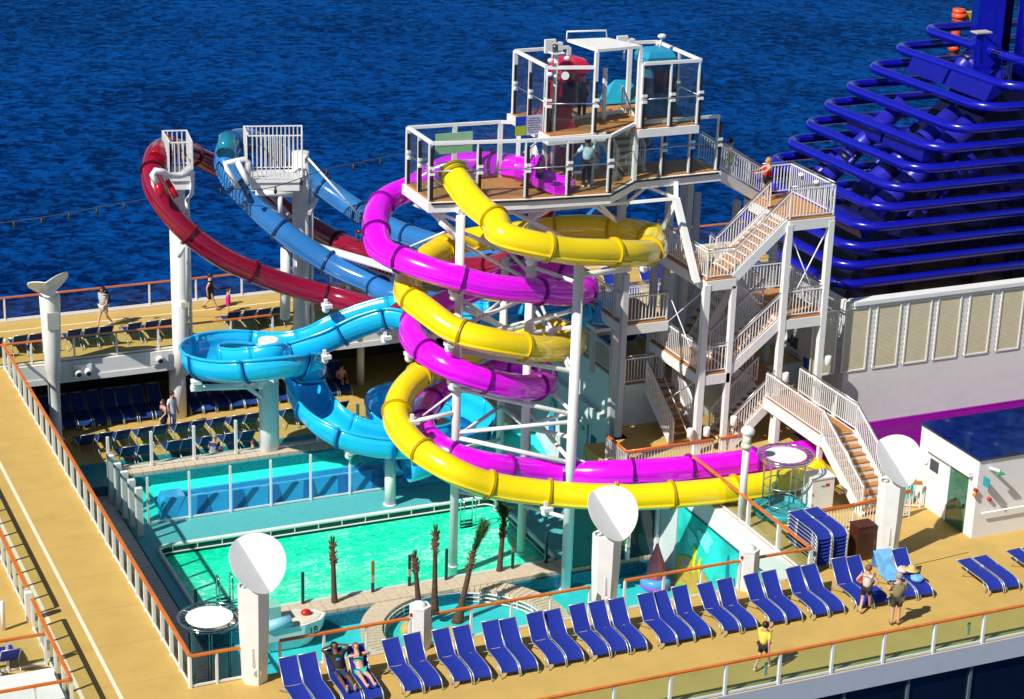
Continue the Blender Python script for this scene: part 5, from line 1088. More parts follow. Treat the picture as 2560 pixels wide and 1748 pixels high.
# pale service decks and stacks
p = WY(*zf(1270,390), 75.5)
MB().add([(fp(1180,370,76.5)),(fp(1300,358,77.5)),(fp(1480,425,76.0)),(fp(1335,418,74.8))], [(0,3,2,1)], False).build('service_deck', mat('pale_service_deck', (.45,.42,.36), .7), fn)
MB().box((58.8,73.8,8.0),(64,75.4,8.08)).build('service_deck', mat('pale_service_deck', (.45,.42,.36)), fn)
sx0, sx1 = WY(*zf(1222,100), 76).x, WY(*zf(1330,100), 76).x
MB().prism([(sx0,76.0),(sx1,75.6),(sx1+.1,77.6),(sx0+.8,77.6)], 10.6, 19).build('stack', FUN, fn)
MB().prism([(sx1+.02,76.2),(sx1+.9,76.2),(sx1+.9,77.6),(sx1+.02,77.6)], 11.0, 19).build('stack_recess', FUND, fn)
MB().tube([(sx1+1.35,75.6,9.6),(sx1+1.35,75.6,19)], .5, 20).build('stack', FUN, fn); MB().tube([(sx1+2.6,76.4,9.6),(sx1+2.6,76.4,19)], .55, 20).build('stack', FUN, fn)
a, b = fp(1235,170,74.8), fp(1232,330,74.8); MB().beam(a, b, .2, .2).build('mast', FUN, fn); MB().bx((a.x+.05,a.y,a.z+.02),(.8,.5,.06)).build('mast_plate', mat('pale_service_deck', (.45,.42,.36)), fn)
MB().beam(fp(1250,180,74.8), fp(1370,280,74.8), .07, .07).build('strut', FUN, fn)
for xx in (1345,1385): MB().beam(fp(xx,315,74.6), fp(xx,425,74.6), .04, .04).build('ladder_rail', FUN, fn)
for yy in (330,360,390): MB().beam(fp(1345,yy,74.6), fp(1385,yy,74.6), .03, .03).build('ladder_rung', FUN, fn)
cr = thing('orange_crane', 'thin orange crane post with yellow boom behind the funnel', 'crane', tuple(WY(*zf(1100,320),83)))
OR = mat('orange_red_paint', (.75,.09,.02), .45)
pts_ = [WY(*zf(x,y),83) for x, y in ((1097,320),(1103,210),(1120,75),(1122,52))]
MB().tube(pts_, .25, 12, rs=[.2,.24,.24,.2]).build('post', OR, cr)
for (x, y, r_) in ((1122,60,.30),(1124,82,.36),(1123,100,.34),(1100,232,.30),(1097,250,.30)): c_ = WY(*zf(x,y),83); MB().cyl((c_.x,c_.y,c_.z-.12),(c_.x,c_.y,c_.z+.12), r_, n=16).build('collar', OR, cr)
MB().beam(WY(*zf(1150,86),83), WY(*zf(1240,80),83), .3, .42).build('boom', mat('mustard_paint', (.62,.48,.03), .5), cr)
MB().beam(WY(*zf(1000,325),83), WY(*zf(1095,320),83), .12, .12).build('cyan_arm', mat('cyan_paint', (.05,.55,.7), .4), cr)

# ================================================================ LOUNGERS
def make_lounger(sl=SLING, flat=False, bk=(1.83,1.02)):
    """local: foot at y=0, head towards +y, width along x centred"""
    r = thing('sun_lounger', 'x', 'sun lounger', (0,0,0)); w = .285; ang = .12 if flat else None
    # side profile (y, z)
    foot = [(0,0.01),(.03,.14),(.10,.27),(.22,.345)]; seat = foot+[(.6,.375),(1.28,.37)]
    back = [(1.28,.37),(1.285,.385),bk] if not flat else [(1.28,.37),(1.6,.375),(2.0,.39)]
    for s_ in (-1, 1):
        MB().tube([(s_*w,y,z) for y, z in seat], .019, 6).build('side_rail', ALU, r)
        MB().tube([(s_*w,y,z) for y, z in back], .017, 6).build('back_rail', ALU, r)
        MB().tube([(s_*w,1.15,.36),(s_*(w+.005),1.45,.20),(s_*(w+.01),1.72,0.01)] if not flat else [(s_*w,1.3,.36),(s_*w,1.55,.01)], .016, 6).build('rear_leg', ALU, r)
        MB().tube([(s_*w,.42,.36),(s_*w,.20,.01)], .015, 6).build('front_leg', ALU, r)
    MB().tube([(-w,back[-1][0],back[-1][1]),(w,back[-1][0],back[-1][1])], .016, 6).build('head_bar', ALU, r)
    def cloth(prof, name, sag):
        prof = smooth(resample(cat_rom([Vector((0,y,z)) for y, z in prof], 4), .12), 1); vs = []; nx = 5
        for p in prof:
            for i in range(nx+1): u = -1+2*i/nx; vs.append((u*(w-.012), p.y, p.z+.012-sag*(1-u*u)))
        fs = [(j*(nx+1)+i, j*(nx+1)+i+1, (j+1)*(nx+1)+i+1, (j+1)*(nx+1)+i) for j in range(len(prof)-1) for i in range(nx)]
        b = MB(); b.add(vs, fs, True); b.build(name, sl, r)
    cloth([(.06,.18),(.12,.29),(.24,.345),(.6,.375),(1.27,.37)], 'seat_sling', .03); cloth([back[0] if flat else (1.275,.375), ((back[0][0]+back[-1][0])/2+.01, (back[0][1]+back[-1][1])/2), back[-1]], 'back_sling', .022)
    return r
LNG = make_lounger(); LNGB = make_lounger(bk=(1.78,1.07)); LNGC = make_lounger(bk=(1.88,.97)); LNGD = make_lounger(SLINGD); LNGF = make_lounger(SLING, True); LNG_SHADE = make_lounger(SLINGD)
used = set()
def put(proto, x, y, z, rz, label, group):
    o = proto if proto.name not in used else copy_tree(proto); used.add(proto.name)
    o.location = (x, y, z); o.rotation_euler = (0,0,rz); o['label'] = label; o['group'] = group; return o
fx = [16.5,17.14,17.95,18.58,19.82,20.45,21.39,22.02,22.92,23.54,24.47,25.1,25.97,26.6,27.24,28.27,28.89,29.51,30.52,31.14,32.19,32.8,33.74,34.37,35.42,36.05,37.12,37.75]
NG = 'blue loungers in the front row by the pool railing'
nb_names = {0:'at the left end of the front row',2:'under the man in the black shirt',3:'under the woman in the turquoise bikini',24:'behind the woman in the white top',26:'draped with a light blue towel',27:'holding a straw hat and towels',25:'with a red and white bundle on its seat'}
PRS = [(0,1),(2,3),(4,5),(6,7),(8,9),(10,11),(12,13,14),(15,16,17),(18,19),(20,21),(22,23),(24,25),(26,27)]
pos = {}
for gi, g_ in enumerate(PRS):
    for k, i in enumerate(g_): pos[i] = ('left' if k == 0 else 'right' if k == len(g_)-1 else 'middle', gi, len(g_))
for i, x in enumerate(fx):
    side, gi, n = pos[i]
    lab = 'blue sling lounger '+nb_names[i] if i in nb_names else '%s blue lounger of the %s %s from the left in the front row' % (side, ORD[gi], 'group')
    put(LNG if i > 24 or i in (2,3) else (LNG, LNGB, LNG, LNGC, LNGB, LNG, LNGC)[i*5%7], x+.31, 50.72+random.uniform(-.03,.03), 0, random.uniform(-.035,.035), lab, NG)
for i, (x, y) in enumerate(((40.05,50.1),(40.7,50.1),(42.1,50.15),(42.75,50.15),(43.9,50.2))):
    put(LNGF, x+.4, y+.05, 0, -.02, '%s of the flat-lying blue loungers at the right edge' % ORD[i], 'flat loungers at the right edge')
# stacked loungers by the mural corner
for i in range(2):
    for k in range(8 if i == 0 else 8):
        o = put(LNGF, 36.0+i*.62, 53.75, .135*k, 0, ('topmost blue lounger of the %s stack by the corner railing' % ('left' if i == 0 else 'right')) if k == 7 else ('%s blue lounger from the bottom of the %s stack by the corner railing' % (ORD[k], 'left' if i == 0 else 'right')), 'stacked loungers by the corner railing')
fxs = [13.1,13.75,14.75,15.4,17.0,17.7,18.35,19.55,20.3,20.95,21.6,23.9,24.6,25.25,25.9]
for i, x in enumerate(fxs):
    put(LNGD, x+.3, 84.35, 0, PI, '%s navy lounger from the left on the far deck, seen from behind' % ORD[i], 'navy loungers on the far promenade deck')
lxs = [16.2,16.95,17.65,18.55,19.2,20.1,20.75,21.6,22.4,23.05,24.7,25.35,26.2,26.9]
for i, x in enumerate(lxs):
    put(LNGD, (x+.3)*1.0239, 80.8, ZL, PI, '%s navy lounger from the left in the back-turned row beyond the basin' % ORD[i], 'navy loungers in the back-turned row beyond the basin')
lxs = [17.6,18.3,19.5,20.1,20.9,21.9,22.6]
struct('teal_strip', MB().box((15,75.97,ZL+.002),(28.0,78.3,ZL+.006)), mat('teal_mosaic', (.02,.36,.38)))
for i, x in enumerate(lxs):
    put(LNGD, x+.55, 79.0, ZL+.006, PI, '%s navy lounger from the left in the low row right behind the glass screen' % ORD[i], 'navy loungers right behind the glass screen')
dk = [15.4,16.1,16.75,17.4,18.06,18.65,19.3,20.0,21.5,22.0,22.64,23.25,23.86,24.5,25.2,26.8,27.45,28.1]
for i, x in enumerate(dk):
    put(LNG_SHADE, (x+.3)*1.0239, 81.95, ZL, 0, '%s blue lounger from the left half hidden in the dark under the far deck' % ORD[i], 'loungers in the dark under the far deck')  # darker fabric colour carries the shade under the deck
for i, x in enumerate((38.4,39.1,40.3,41.0,42.2,42.9,44.1,44.8)):
    put(LNG, x, 81.2, 0, 0, '%s blue lounger from the left on the far deck seen through the tower steelwork' % ORD[i], 'loungers seen through the tower steelwork')
for i, (x, y) in enumerate(((8.9,62.2),(9.0,63.4),(9.0,64.6),(8.9,66.2))):
    put(LNG, x+.9, y, 0, PI/2+.15, '%s blue lounger from the front beside the raised left railing' % ORD[i], 'blue loungers at the left edge')
for i, x in enumerate((8.0,9.1)):
    put(LNG, x+.3, 57.6, 0, PI, '%s blue lounger behind the crossing railing at the lower left' % ('left' if i == 0 else 'right'), 'blue loungers at the left edge')
for i, x in enumerate((36.6,37.3,38.3,39.0,40.4,41.1)):
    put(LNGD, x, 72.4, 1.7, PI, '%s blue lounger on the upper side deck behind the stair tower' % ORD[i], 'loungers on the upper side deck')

# ================================================================ FOLDED DISC PILLARS
def disc_pillar(x, y, z, h, label, w=.42, round_=False, dz=0, flip=False, R=.92):
    r = thing('disc_pillar', label, 'light pillar', (x,y,z), 'white pillars topped with a folded disc')
    if round_:
        MB().lathe((x,y,z), [(.34,0.0),(.34,.06),(.25,.1),(.24,h*.28),(.25,h*.46),(.33,h*.48),(.33,h*.60),(.36,h*.62),(.42,h*.97),(.42,h*.985),(.40,h)], 24).build('shaft', WHITE, r)
        MB().bx((x+.02,y-.40,z+h*.84),(.46,.06,.72)).build('grey_grille', mat('grey_grille', (.42,.43,.42), .6), r)
    else:
        a = [(x+w*math.cos(PI/6+k*PI/3)*.92, y+w*math.sin(PI/6+k*PI/3)*.92) for k in range(6)]; b = [(x+(p[0]-x)*1.22, y+(p[1]-y)*1.22) for p in a]
        vs = [(p[0],p[1],z) for p in a]+[(p[0],p[1],z+h*.55) for p in [((q[0]-x)*.96+x,(q[1]-y)*.96+y) for q in b]]+[(p[0],p[1],z+h) for p in b]
        MB().add(vs, [tuple(range(6))[::-1], tuple(range(12,18))]+[(i*6+k,i*6+(k+1)%6,(i+1)*6+(k+1)%6,(i+1)*6+k) for i in range(2) for k in range(6)], False).build('shaft', WHITE, r)
        MB().tube([(x-.28+.12*math.cos(2*PI*k/12), y+.02+.12*math.sin(2*PI*k/12), z+h+.03) for k in range(12)], .02, 6, closed=True).build('lid_ring', STEEL, r)
        MB().cyl((x-.02,y-.36,z+.42),(x-.02,y-.385,z+.42), .12, n=20).build('speaker_grille', mat('pale_grille', (.6,.6,.58)), r)
        MB().bx((x-.03,y-.365,z+.95),(.30,.02,.62)).build('access_panel', WHITE2, r)
    # folded disc
    base = Vector((x, y-.02, z+h)) if round_ else Vector((x+.42, y-.42, z+h-.16))
    if round_: fd = Vector((-.15,-.5,.35)).normalized(); n0 = Vector((.05,.35,1)).normalized(); sd = Vector((1,.1,.02))
    else: fd = Vector((-.46,.60,.92)).normalized(); sd = Vector((.93,.10,.10))
    sd = (sd-fd*sd.dot(fd)).normalized(); nn = fd.cross(sd).normalized()*-1
    if nn.y > 0 and not round_: nn = -nn
    if round_ and nn.z < 0: nn = -nn
    c = base+fd*(R*(.93 if round_ else 1.12))+Vector((0,0,.02)); K = 22; fold = math.radians(23 if not round_ else 24)
    for s_ in (-1, 1):
        dirn = (sd*s_*math.cos(fold)+nn*(math.sin(fold) if round_ else math.sin(fold))).normalized(); vs = []
        for off in (0, -.035):
            for k in range(K+1):
                a = -PI/2+PI*k/K; vs.append(c+fd*(math.sin(a)*R*(1.07 if a < 0 else .93))+dirn*((math.cos(a) if a > 0 else math.cos(a)**1.12)*R*(1.08 if s_ > 0 else .86))+nn*off)
        M = K+1; fs = [tuple(range(M)) if s_ > 0 else tuple(range(M))[::-1], tuple(range(M,2*M))[::-1] if s_ > 0 else tuple(range(M,2*M))]+[(k,M+k,M+k+1,k+1) for k in range(K)]
        MB().add(vs, fs, False).build('disc_half', WHITE, r)
    if round_:
        MB().tube([base, base+Vector((0,0,.0))+(c-base)*.8], .2, 12, rs=[.20,.34]).build('neck', WHITE, r)
    else: MB().tube([(x,y,z+h-.02), tuple(base+(c-base)*.35-nn*.08)], .12, 10, rs=[.16,.08]).build('neck', WHITE, r)
    return r
disc_pillar(d1.x+.05, 53.3, 0, 3.12, 'tall white hexagonal pillar with folded white disc, leftmost in the front row')
disc_pillar(d2.x+.1, 53.9, 0, 2.6, 'tall white hexagonal pillar with folded white disc, in front of the pool right end')
disc_pillar(W(2010,1265,0).x, 53.9, 0, 2.85, 'tall white hexagonal pillar with folded white disc, beside the small deck house')
lp = WY(128,990,81.2); disc_pillar(lp.x, 81.2, ZL, ZT((lp.x,81.2,ZL),668)-ZL, 'round white pillar with grey grille and winged disc at the far left deck edge', round_=True, R=.95)

# ================================================================ CHROME RING TOWERS
def ring_tower(x, y, z, h, label, R=.98):
    r = thing('ring_tower', label, 'canopy tower', (x,y,z), 'chrome ring towers with a round white canvas')
    MB().tube([(x+R*math.cos(2*PI*k/40), y+R*math.sin(2*PI*k/40), z+h) for k in range(40)], .04, 8, closed=True).build('outer_ring', CHROME, r)
    MB().tube([(x+R*.96*math.cos(2*PI*k/40), y+R*.96*math.sin(2*PI*k/40), z+h-.10) for k in range(40)], .025, 6, closed=True).build('lower_ring', CHROME, r)
    MB().lathe((x,y,z+h-.02), [(R*.76,0),(R*.76,.02)], 40).build('white_canvas', mat('white_canvas', (.80,.80,.78), .75), r)
    for k in range(44):
        a = 2*PI*k/44; MB().tube([(x+R*.76*math.cos(a),y+R*.76*math.sin(a),z+h),(x+R*.97*math.cos(a+.03),y+R*.97*math.sin(a+.03),z+h)], .011, 4, caps=False).build('spring', BLACK if k % 2 else CHROME, r)
    for k in range(6):
        a = 2*PI*(k+.3)/6; c_, s_ = math.cos(a), math.sin(a)
        MB().tube([(x+R*.93*c_,y+R*.93*s_,z+h-.1),(x+R*.74*c_,y+R*.74*s_,z+h-.35),(x+R*.72*c_,y+R*.72*s_,z)], .03, 6).build('leg', CHROME, r)
    MB().tube([(x+R*.72*math.cos(2*PI*k/32), y+R*.72*math.sin(2*PI*k/32), z+h*.42) for k in range(32)], .02, 6, closed=True).build('brace_ring', STEEL, r)
    MB().tube([(x+R*.72*math.cos(2*PI*k/32), y+R*.72*math.sin(2*PI*k/32), z+.12) for k in range(32)], .02, 6, closed=True).build('brace_ring', STEEL, r)
    MB().lathe((x,y,z), [(R*.69,.03),(R*.69,h-.4)], 32, False).build('mesh_cylinder', GLASSD, r)
    return r
tpx = W(475,1400,-.9); t1 = WD(*(475,1400), 58.8)
ring_tower(t1.x, t1.y, ZK, t1.z-ZK, 'chrome ring tower with round white canvas in the left near corner of the pool')
t2 = W(1783,1034,2.15)
ring_tower(t2.x, t2.y, .28, 1.9, 'chrome ring tower with round white canvas beside the yellow slide on the deck')
tag(MB().lathe((t2.x-.1,t2.y-.1,.0), [(.98,.002),(1.0,.27),(.86,.27),(.86,.10)], 36).build('round_basin', mat('blue_mosaic_basin', (.03,.36,.42), .35, var=.35, vs=14), org=(t2.x,t2.y,0)), 'low round blue mosaic basin under the chrome ring tower on the deck', 'basin')
cb = W(1862,1160,0); kb = thing('white_cabinet', 'white equipment cabinet with a small red and green sticker under the stair', 'cabinet', (cb.x,cb.y,0))
MB().box((cb.x-.55,cb.y-.2,.0),(cb.x+.35,cb.y+.5,1.35)).build('body', WHITE2, kb); MB().box((cb.x-.58,cb.y-.23,1.35),(cb.x+.38,cb.y+.53,1.40)).build('lid', WHITE, kb)
MB().box((cb.x+.0,cb.y-.215,1.05),(cb.x+.14,cb.y-.202,1.15)).build('red_sticker', RED, kb); MB().box((cb.x-.18,cb.y-.215,1.05),(cb.x-.04,cb.y-.202,1.1)).build('green_sticker', mat('green_lamp', (.02,.4,.1)), kb)
for z in (.35,.75): MB().box((cb.x-.54,cb.y-.22,z),(cb.x-.50,cb.y-.202,z+.1)).build('hinge', STEEL, kb)
q = WY(*zA(1170,1370),60.0); mp_ = W(*zA(1165,1385),0)
hp = thing('horn_post', 'slim white post topped with a rounded white loudspeaker beside the yellow slide', 'loudspeaker post', (mp_.x,mp_.y,0))
zt_ = ZT((mp_.x,mp_.y,0), fz(zA,790)); MB().lathe((mp_.x,mp_.y,0), [(.15,0),(.13,zt_*.6),(.12,zt_)], 16).build('post', WHITE2, hp)
MB().lathe((mp_.x,mp_.y,zt_), [(.2,0),(.2,.12),(.13,.16),(.15,.2),(.16,.5)], 16).build('neck', CREAM, hp); MB().ball((mp_.x+.02,mp_.y,zt_+.62), .25, 14, (1,1,.8)).build('loudspeaker', WHITE, hp)
bx_ = thing('towel_bin', 'tall dark brown towel bin between the lounger stack and the right disc pillar', 'bin', (38.2,53.4,0))
pb = W(*z5(1240,400),0)
MB().box((pb.x-.4,pb.y-.1,0),(pb.x+.3,pb.y+.4,1.25)).build('body', mat('dark_brown', (.075,.018,.010), .45), bx_); MB().box((pb.x-.3,pb.y-.115,.2),(pb.x+.2,pb.y-.102,1.0)).build('door', mat('darker_brown', (.045,.012,.008), .5), bx_); MB().bx((pb.x-.05,pb.y+.15,1.27),(.76,.56,.04)).build('lid', mat('dark_brown', (.0,.0,.0)), bx_)
bar_rail('white railing with orange handrail behind the stacked loungers', [(36.1,56.05,0),(38.6,56.05,0),(41.2,56.4,0)], top=ORANGE, h=.98)

# ================================================================ PALMS
def palm(base, top, label, r0=.19, r1=.085, crown=None, sd=1):
    rnd = random.Random(sd); base = Vector(base); top = Vector(top); root = thing('palm_tree', label, 'palm', tuple(base), 'trimmed palm trunks by the island pool')
    P = [base.lerp(top, t) for t in (0,.06,.2,.4,.7,1)]
    MB().tube(P, .1, 14, rs=[r0*1.25,r0,r1*1.45,r1*1.15,r1,r1*.9]).build('trunk', BARK, root)
    b = MB(); d = (top-base); L = d.length; d.normalize()
    for k in range(70):
        t = .72+.28*rnd.random(); c_ = base+d*(L*t); a = rnd.uniform(0,2*PI); o_ = Vector((math.cos(a),math.sin(a),0)); q = c_+o_*r1*.95
        b.beam(q, q+o_*rnd.uniform(.04,.11)+Vector((0,0,rnd.uniform(.02,.16))), .05, .012)
    o = b.build('bark_fibres', FIBRE, root); o['kind'] = 'stuff'
    b = MB()
    for k in range(40 if not crown else 16):
        a = rnd.uniform(0,2*PI); o_ = Vector((math.cos(a)*.05,math.sin(a)*.05,0)); b.beam(top+o_, top+o_*1.6+Vector((0,0,rnd.uniform(.08,.32))), .012, .01)
    o = b.build('cut_leaf_tips', FROND, root); o['kind'] = 'stuff'
    if crown:
        dirc, spread, n, ln, drop = crown
        for k in range(n):
            a = Vector((rnd.gauss(0,spread), rnd.gauss(0,spread), rnd.gauss(0,spread*.6))); f = (Vector(dirc)+a).normalized(); l_ = ln*rnd.uniform(.7,1.05); fb_ = MB(); pts = []
            for i in range(9): t = i/8; pts.append(top+f*(l_*t)+Vector((0,0,-drop*t*t)))
            fb_.tube(pts, .012, 4, caps=False)
            for i in range(1, 9):
                for j in range(4):
                    t = (i-j/4)/8; c_ = top+f*(l_*t)+Vector((0,0,-drop*t*t)); s_ = f.cross(Vector((rnd.random()-.5,rnd.random()-.5,1))).normalized(); ll = .34*(1-abs(t-.5)*.8)
                    for sg in (-1,1):
                        e = c_+s_*sg*ll*.55+f*ll*.75+Vector((0,0,-.05)); wv_ = f.cross(s_).normalized()*.012+f*.014; fb_.add([c_-wv_, c_+wv_, e], [(0,1,2)], False)
            fb_.build('frond', FROND, root)
    return root
def vt(u, v, z, vtop, lean=0): 
    b = W(u, v, z); return b, Vector((b.x+lean, b.y, ZT((b.x,b.y,z),vtop)))
b, t = vt(*z3(1395,945), ZK, z3(0,340)[1]); t.x -= .10; palm(b, t, 'trimmed palm trunk standing alone left of the round paddling pool', sd=1)
b, t = vt(952,1392, ZB, z3(0,450)[1]); t.x -= .22; palm(b, t, 'shortest trimmed palm trunk, leaning left on the round pool edge', .13, .08, sd=2)
b, t = vt(986,1388, ZB, z3(0,250)[1]); t.x -= .02; palm(b, t, 'tall straight trimmed palm trunk between the two leaning ones', .15, .08, sd=3)
b, t = vt(1038,1415, ZK+.05, 1258); t = Vector((b.x+.62, b.y+.1, t.z)); palm(b, t, 'leaning palm with one green tuft inside the round paddling pool', .2, .09, ((.42,.12,.85),.10,16,1.25,.08), 4)
b, t = vt(1130,1332, ZK, 1185); t.x += .16; palm(b, t, 'dark-crowned palm trunk under the yellow slide', .2, .09, ((-.05,.0,1),.30,12,.95,.12), 5)
rk = W(940,1435,ZK+.1); tag(MB().ball((rk.x,rk.y,ZK+.25), .55, 12, (1,.7,.6)).build('yellow_rock', mat('ochre_rock', (.60,.42,.12), .8, var=.2, vs=5, bump=.6, bs=6), org=(rk.x,rk.y,ZK)), 'ochre boulder in the paddling pool behind the speaker bollard', 'rock')
rk = W(1025,1440,ZK+.1); tag(MB().ball((rk.x,rk.y,ZK+.12), .5, 12, (1,.8,.5)).build('yellow_rock', mat('ochre_rock', (0,0,0)), org=(rk.x,rk.y,ZK)), 'flat ochre mound round the foot of the leaning tufted palm', 'rock')

# wall block behind the stair tower and the deck beyond it
bw = thing('inner_block_wall', 'plain white block wall standing behind the stair tower landings', 'wall', (41,69.6,1.7))
MB().box((38.6,69.6,1.705),(43.39,70.4,4.9)).build('wall', WHITE, bw); MB().box((38.5,69.5,4.9),(43.39,70.5,5.0)).build('cap', WHITE2, bw)
# ================================================================ PEOPLE
def skin_mesh(verts, edges, radii, m, name, root, sub=1):
    me = bpy.data.meshes.new('tmp'); me.from_pydata([tuple(v) for v in verts], edges, []); o = bpy.data.objects.new('tmp', me); COL.objects.link(o)
    o.modifiers.new('s', 'SKIN'); sv = me.skin_vertices[0].data
    for i, r_ in enumerate(radii):
        sv[i].radius = (r_, r_) if not isinstance(r_, tuple) else r_
        sv[i].use_root = (i == 0)
    su = o.modifiers.new('u', 'SUBSURF'); su.levels = sub; su.render_levels = sub
    dg = bpy.context.evaluated_depsgraph_get(); ev = o.evaluated_get(dg); nm = bpy.data.meshes.new_from_object(ev)
    for p_ in nm.polygons: p_.use_smooth = True
    nm.materials.clear(); nm.materials.append(m); bpy.data.objects.remove(o, do_unlink=True); bpy.data.meshes.remove(me)
    q = bpy.data.objects.new(name, nm); COL.objects.link(q); q.parent = root; q['_o'] = (0,0,0); return q
HAIRM = {'brown': mat('brown_hair', (.06,.025,.012), .6), 'dark': mat('dark_hair', (.012,.008,.006), .5), 'red': mat('reddish_hair', (.22,.07,.03), .6), 'grey': mat('grey_hair', (.30,.28,.26), .6), 'blond': mat('ginger_blond_hair', (.45,.22,.07), .6)}
CL = {}
def cloth(n, c): return mat('cloth_'+n, c, .8, var=.08, vs=8)
def person(label, x, y, z, rz, h=1.7, pose='stand', top=None, bottom=None, hair='brown', skin=None, dress=None, sleeve=.55, legs_len='short', extras=(), group=None, shoe=None, lean=0, tilt=0, armpose=None):
    """local: faces -y, up z; returns root"""
    skin = skin or SKIN; r = thing('person', label, 'person', (0,0,0), group); k = h/1.72
    hip = Vector((0,0,.90)); ch = Vector((0,-.02*0,1.22)); nk = Vector((0,.01,1.42)); hd_ = Vector((0,-.02,1.57))
    sh = [Vector((s*.185,0,1.37)) for s in (-1,1)]; el = [Vector((s*.25,.02,1.09)) for s in (-1,1)]; wr_ = [Vector((s*.25,-.06,.84)) for s in (-1,1)]
    hp_ = [Vector((s*.09,0,.88)) for s in (-1,1)]; kn = [Vector((s*.10,-.01,.48)) for s in (-1,1)]; an = [Vector((s*.10,.01,.08)) for s in (-1,1)]
    if pose == 'walk':
        kn = [Vector((-.10,-.14,.50)), Vector((.10,.04,.48))]; an = [Vector((-.10,-.28,.10)), Vector((.10,.34,.16))]
        el = [Vector((-.24,.14,1.11)), Vector((.24,-.06,1.10))]; wr_ = [Vector((-.25,.12,.86)), Vector((.23,-.26,.98))]
    if pose == 'sit':
        hip = Vector((0,0,.45)); d_ = Vector((0,0,-.45)); ch, nk, hd_ = ch+d_+Vector((0,.05,0)), nk+d_+Vector((0,.06,0)), hd_+d_
        sh = [s+d_+Vector((0,.05,0)) for s in sh]; el = [s+d_ for s in el]; wr_ = [Vector((s*.16,-.30,.60)) for s in (-1,1)]
        hp_ = [Vector((s*.10,0,.44)) for s in (-1,1)]; kn = [Vector((s*.12,-.42,.46)) for s in (-1,1)]; an = [Vector((s*.12,-.46,.08)) for s in (-1,1)]
    if pose == 'lie':   # reclined on a lounger: seat at z .38, back along +y
        hip = Vector((0,1.22,.47)); ch = Vector((0,1.45,.72)); nk = Vector((0,1.60,.92)); hd_ = Vector((0,1.68,1.06))
        sh = [Vector((s*.185,1.57,.88)) for s in (-1,1)]
        hp_ = [Vector((s*.10,1.18,.46)) for s in (-1,1)]; kn = [Vector((s*.13,.72,.50)) for s in (-1,1)]; an = [Vector((s*.12,.27,.44)) for s in (-1,1)]
        el = [Vector((s*.33,1.40,.95)) for s in (-1,1)]; wr_ = [Vector((s*.10,1.30,1.0)) for s in (-1,1)]
    if armpose == 'behind': el = [Vector((s*.42,1.62,1.08)) for s in (-1,1)]; wr_ = [Vector((s*.14,1.72,1.10)) for s in (-1,1)]
    if armpose == 'fold': wr_ = [Vector((.08,-.22,1.14)), Vector((-.08,-.22,1.10))]; el = [Vector((s*.28,-.06,1.12)) for s in (-1,1)]
    if armpose == 'hips': wr_ = [Vector((s*.17,-.1,.95)) for s in (-1,1)]; el = [Vector((s*.36,.04,1.12)) for s in (-1,1)]
    if armpose == 'reach': el = [Vector((s*.22,-.22,1.22)) for s in (-1,1)]; wr_ = [Vector((s*.16,-.46,1.18)) for s in (-1,1)]
    if armpose == 'out': el = [Vector((s*.36,-.08,1.12)) for s in (-1,1)]; wr_ = [Vector((s*.46,-.2,.98)) for s in (-1,1)]
    if armpose == 'up': el = [Vector((-.30,-.1,1.45)), Vector((.25,.02,1.09))]; wr_ = [Vector((-.16,-.12,1.60)), Vector((.22,-.1,.9))]
    V = [hip, ch, nk, hd_]; R_ = [.135,.145,.062,.10]; E_ = [(0,1),(1,2),(2,3)]
    hdtop = hd_+(hd_-nk).normalized()*.10; V.append(hdtop); R_.append(.075); E_.append((3,4))
    for i in (0,1):
        b = len(V); hnd = wr_[i]+(wr_[i]-el[i]).normalized()*.09
        V += [sh[i], el[i], wr_[i], hnd]; R_ += [.062,.045,.032,.036]; E_ += [(1,b),(b,b+1),(b+1,b+2),(b+2,b+3)]
        dv = (wr_[i]-el[i]).normalized(); sd = dv.cross(Vector((0,1,0.1))).normalized()
        for f in range(5):
            off = (-.024+.012*f); L = (.05,.075,.08,.072,.055)[f]; b2 = len(V); V += [hnd+sd*off*1.5+dv*(.03 if f else -.01), hnd+sd*off*2.0+dv*(.03+L if f else L*.7)+Vector((0,-.012,0))]; R_ += [.011,.009]; E_ += [(b+3,b2),(b2,b2+1)]
    for i in (0,1):
        b = len(V); toe = an[i]+Vector((0,-.13,-.045))
        if pose == 'lie': toe = an[i]+Vector((0,-.06,.14))
        if pose == 'walk' and i == 1: toe = an[i]+Vector((0,-.10,-.10))
        V += [hp_[i], kn[i], an[i], toe]; R_ += [.092,.062,.042,.04]; E_ += [(0,b),(b,b+1),(b+1,b+2),(b+2,b+3)]
    body = skin_mesh([v*k for v in V], E_, [q*k for q in R_], skin, 'body', r)
    body_pts = (V, E_)
    def garment(name, idx_pts, rad, m): 
        vs, es = idx_pts; skin_mesh([v*k for v in vs], es, [(q[0]*k,q[1]*k) if isinstance(q, tuple) else q*k for q in rad], m, name, r)
    up = (nk-hip).normalized()
    if top is not None:
        vs = [hip+up*.0, ch.lerp(hip,.45), ch, nk-up*.10, nk-up*.045]; rd = [.165,.172,.19,.15,.085]; es = [(0,1),(1,2),(2,3),(3,4)]
        for i in (0,1):
            if sleeve > 0: b = len(vs); vs += [sh[i], sh[i].lerp(el[i], sleeve)]; rd += [.092,.075]; es += [(2,b),(b,b+1)]
        garment('shirt', (vs, es), rd, top)
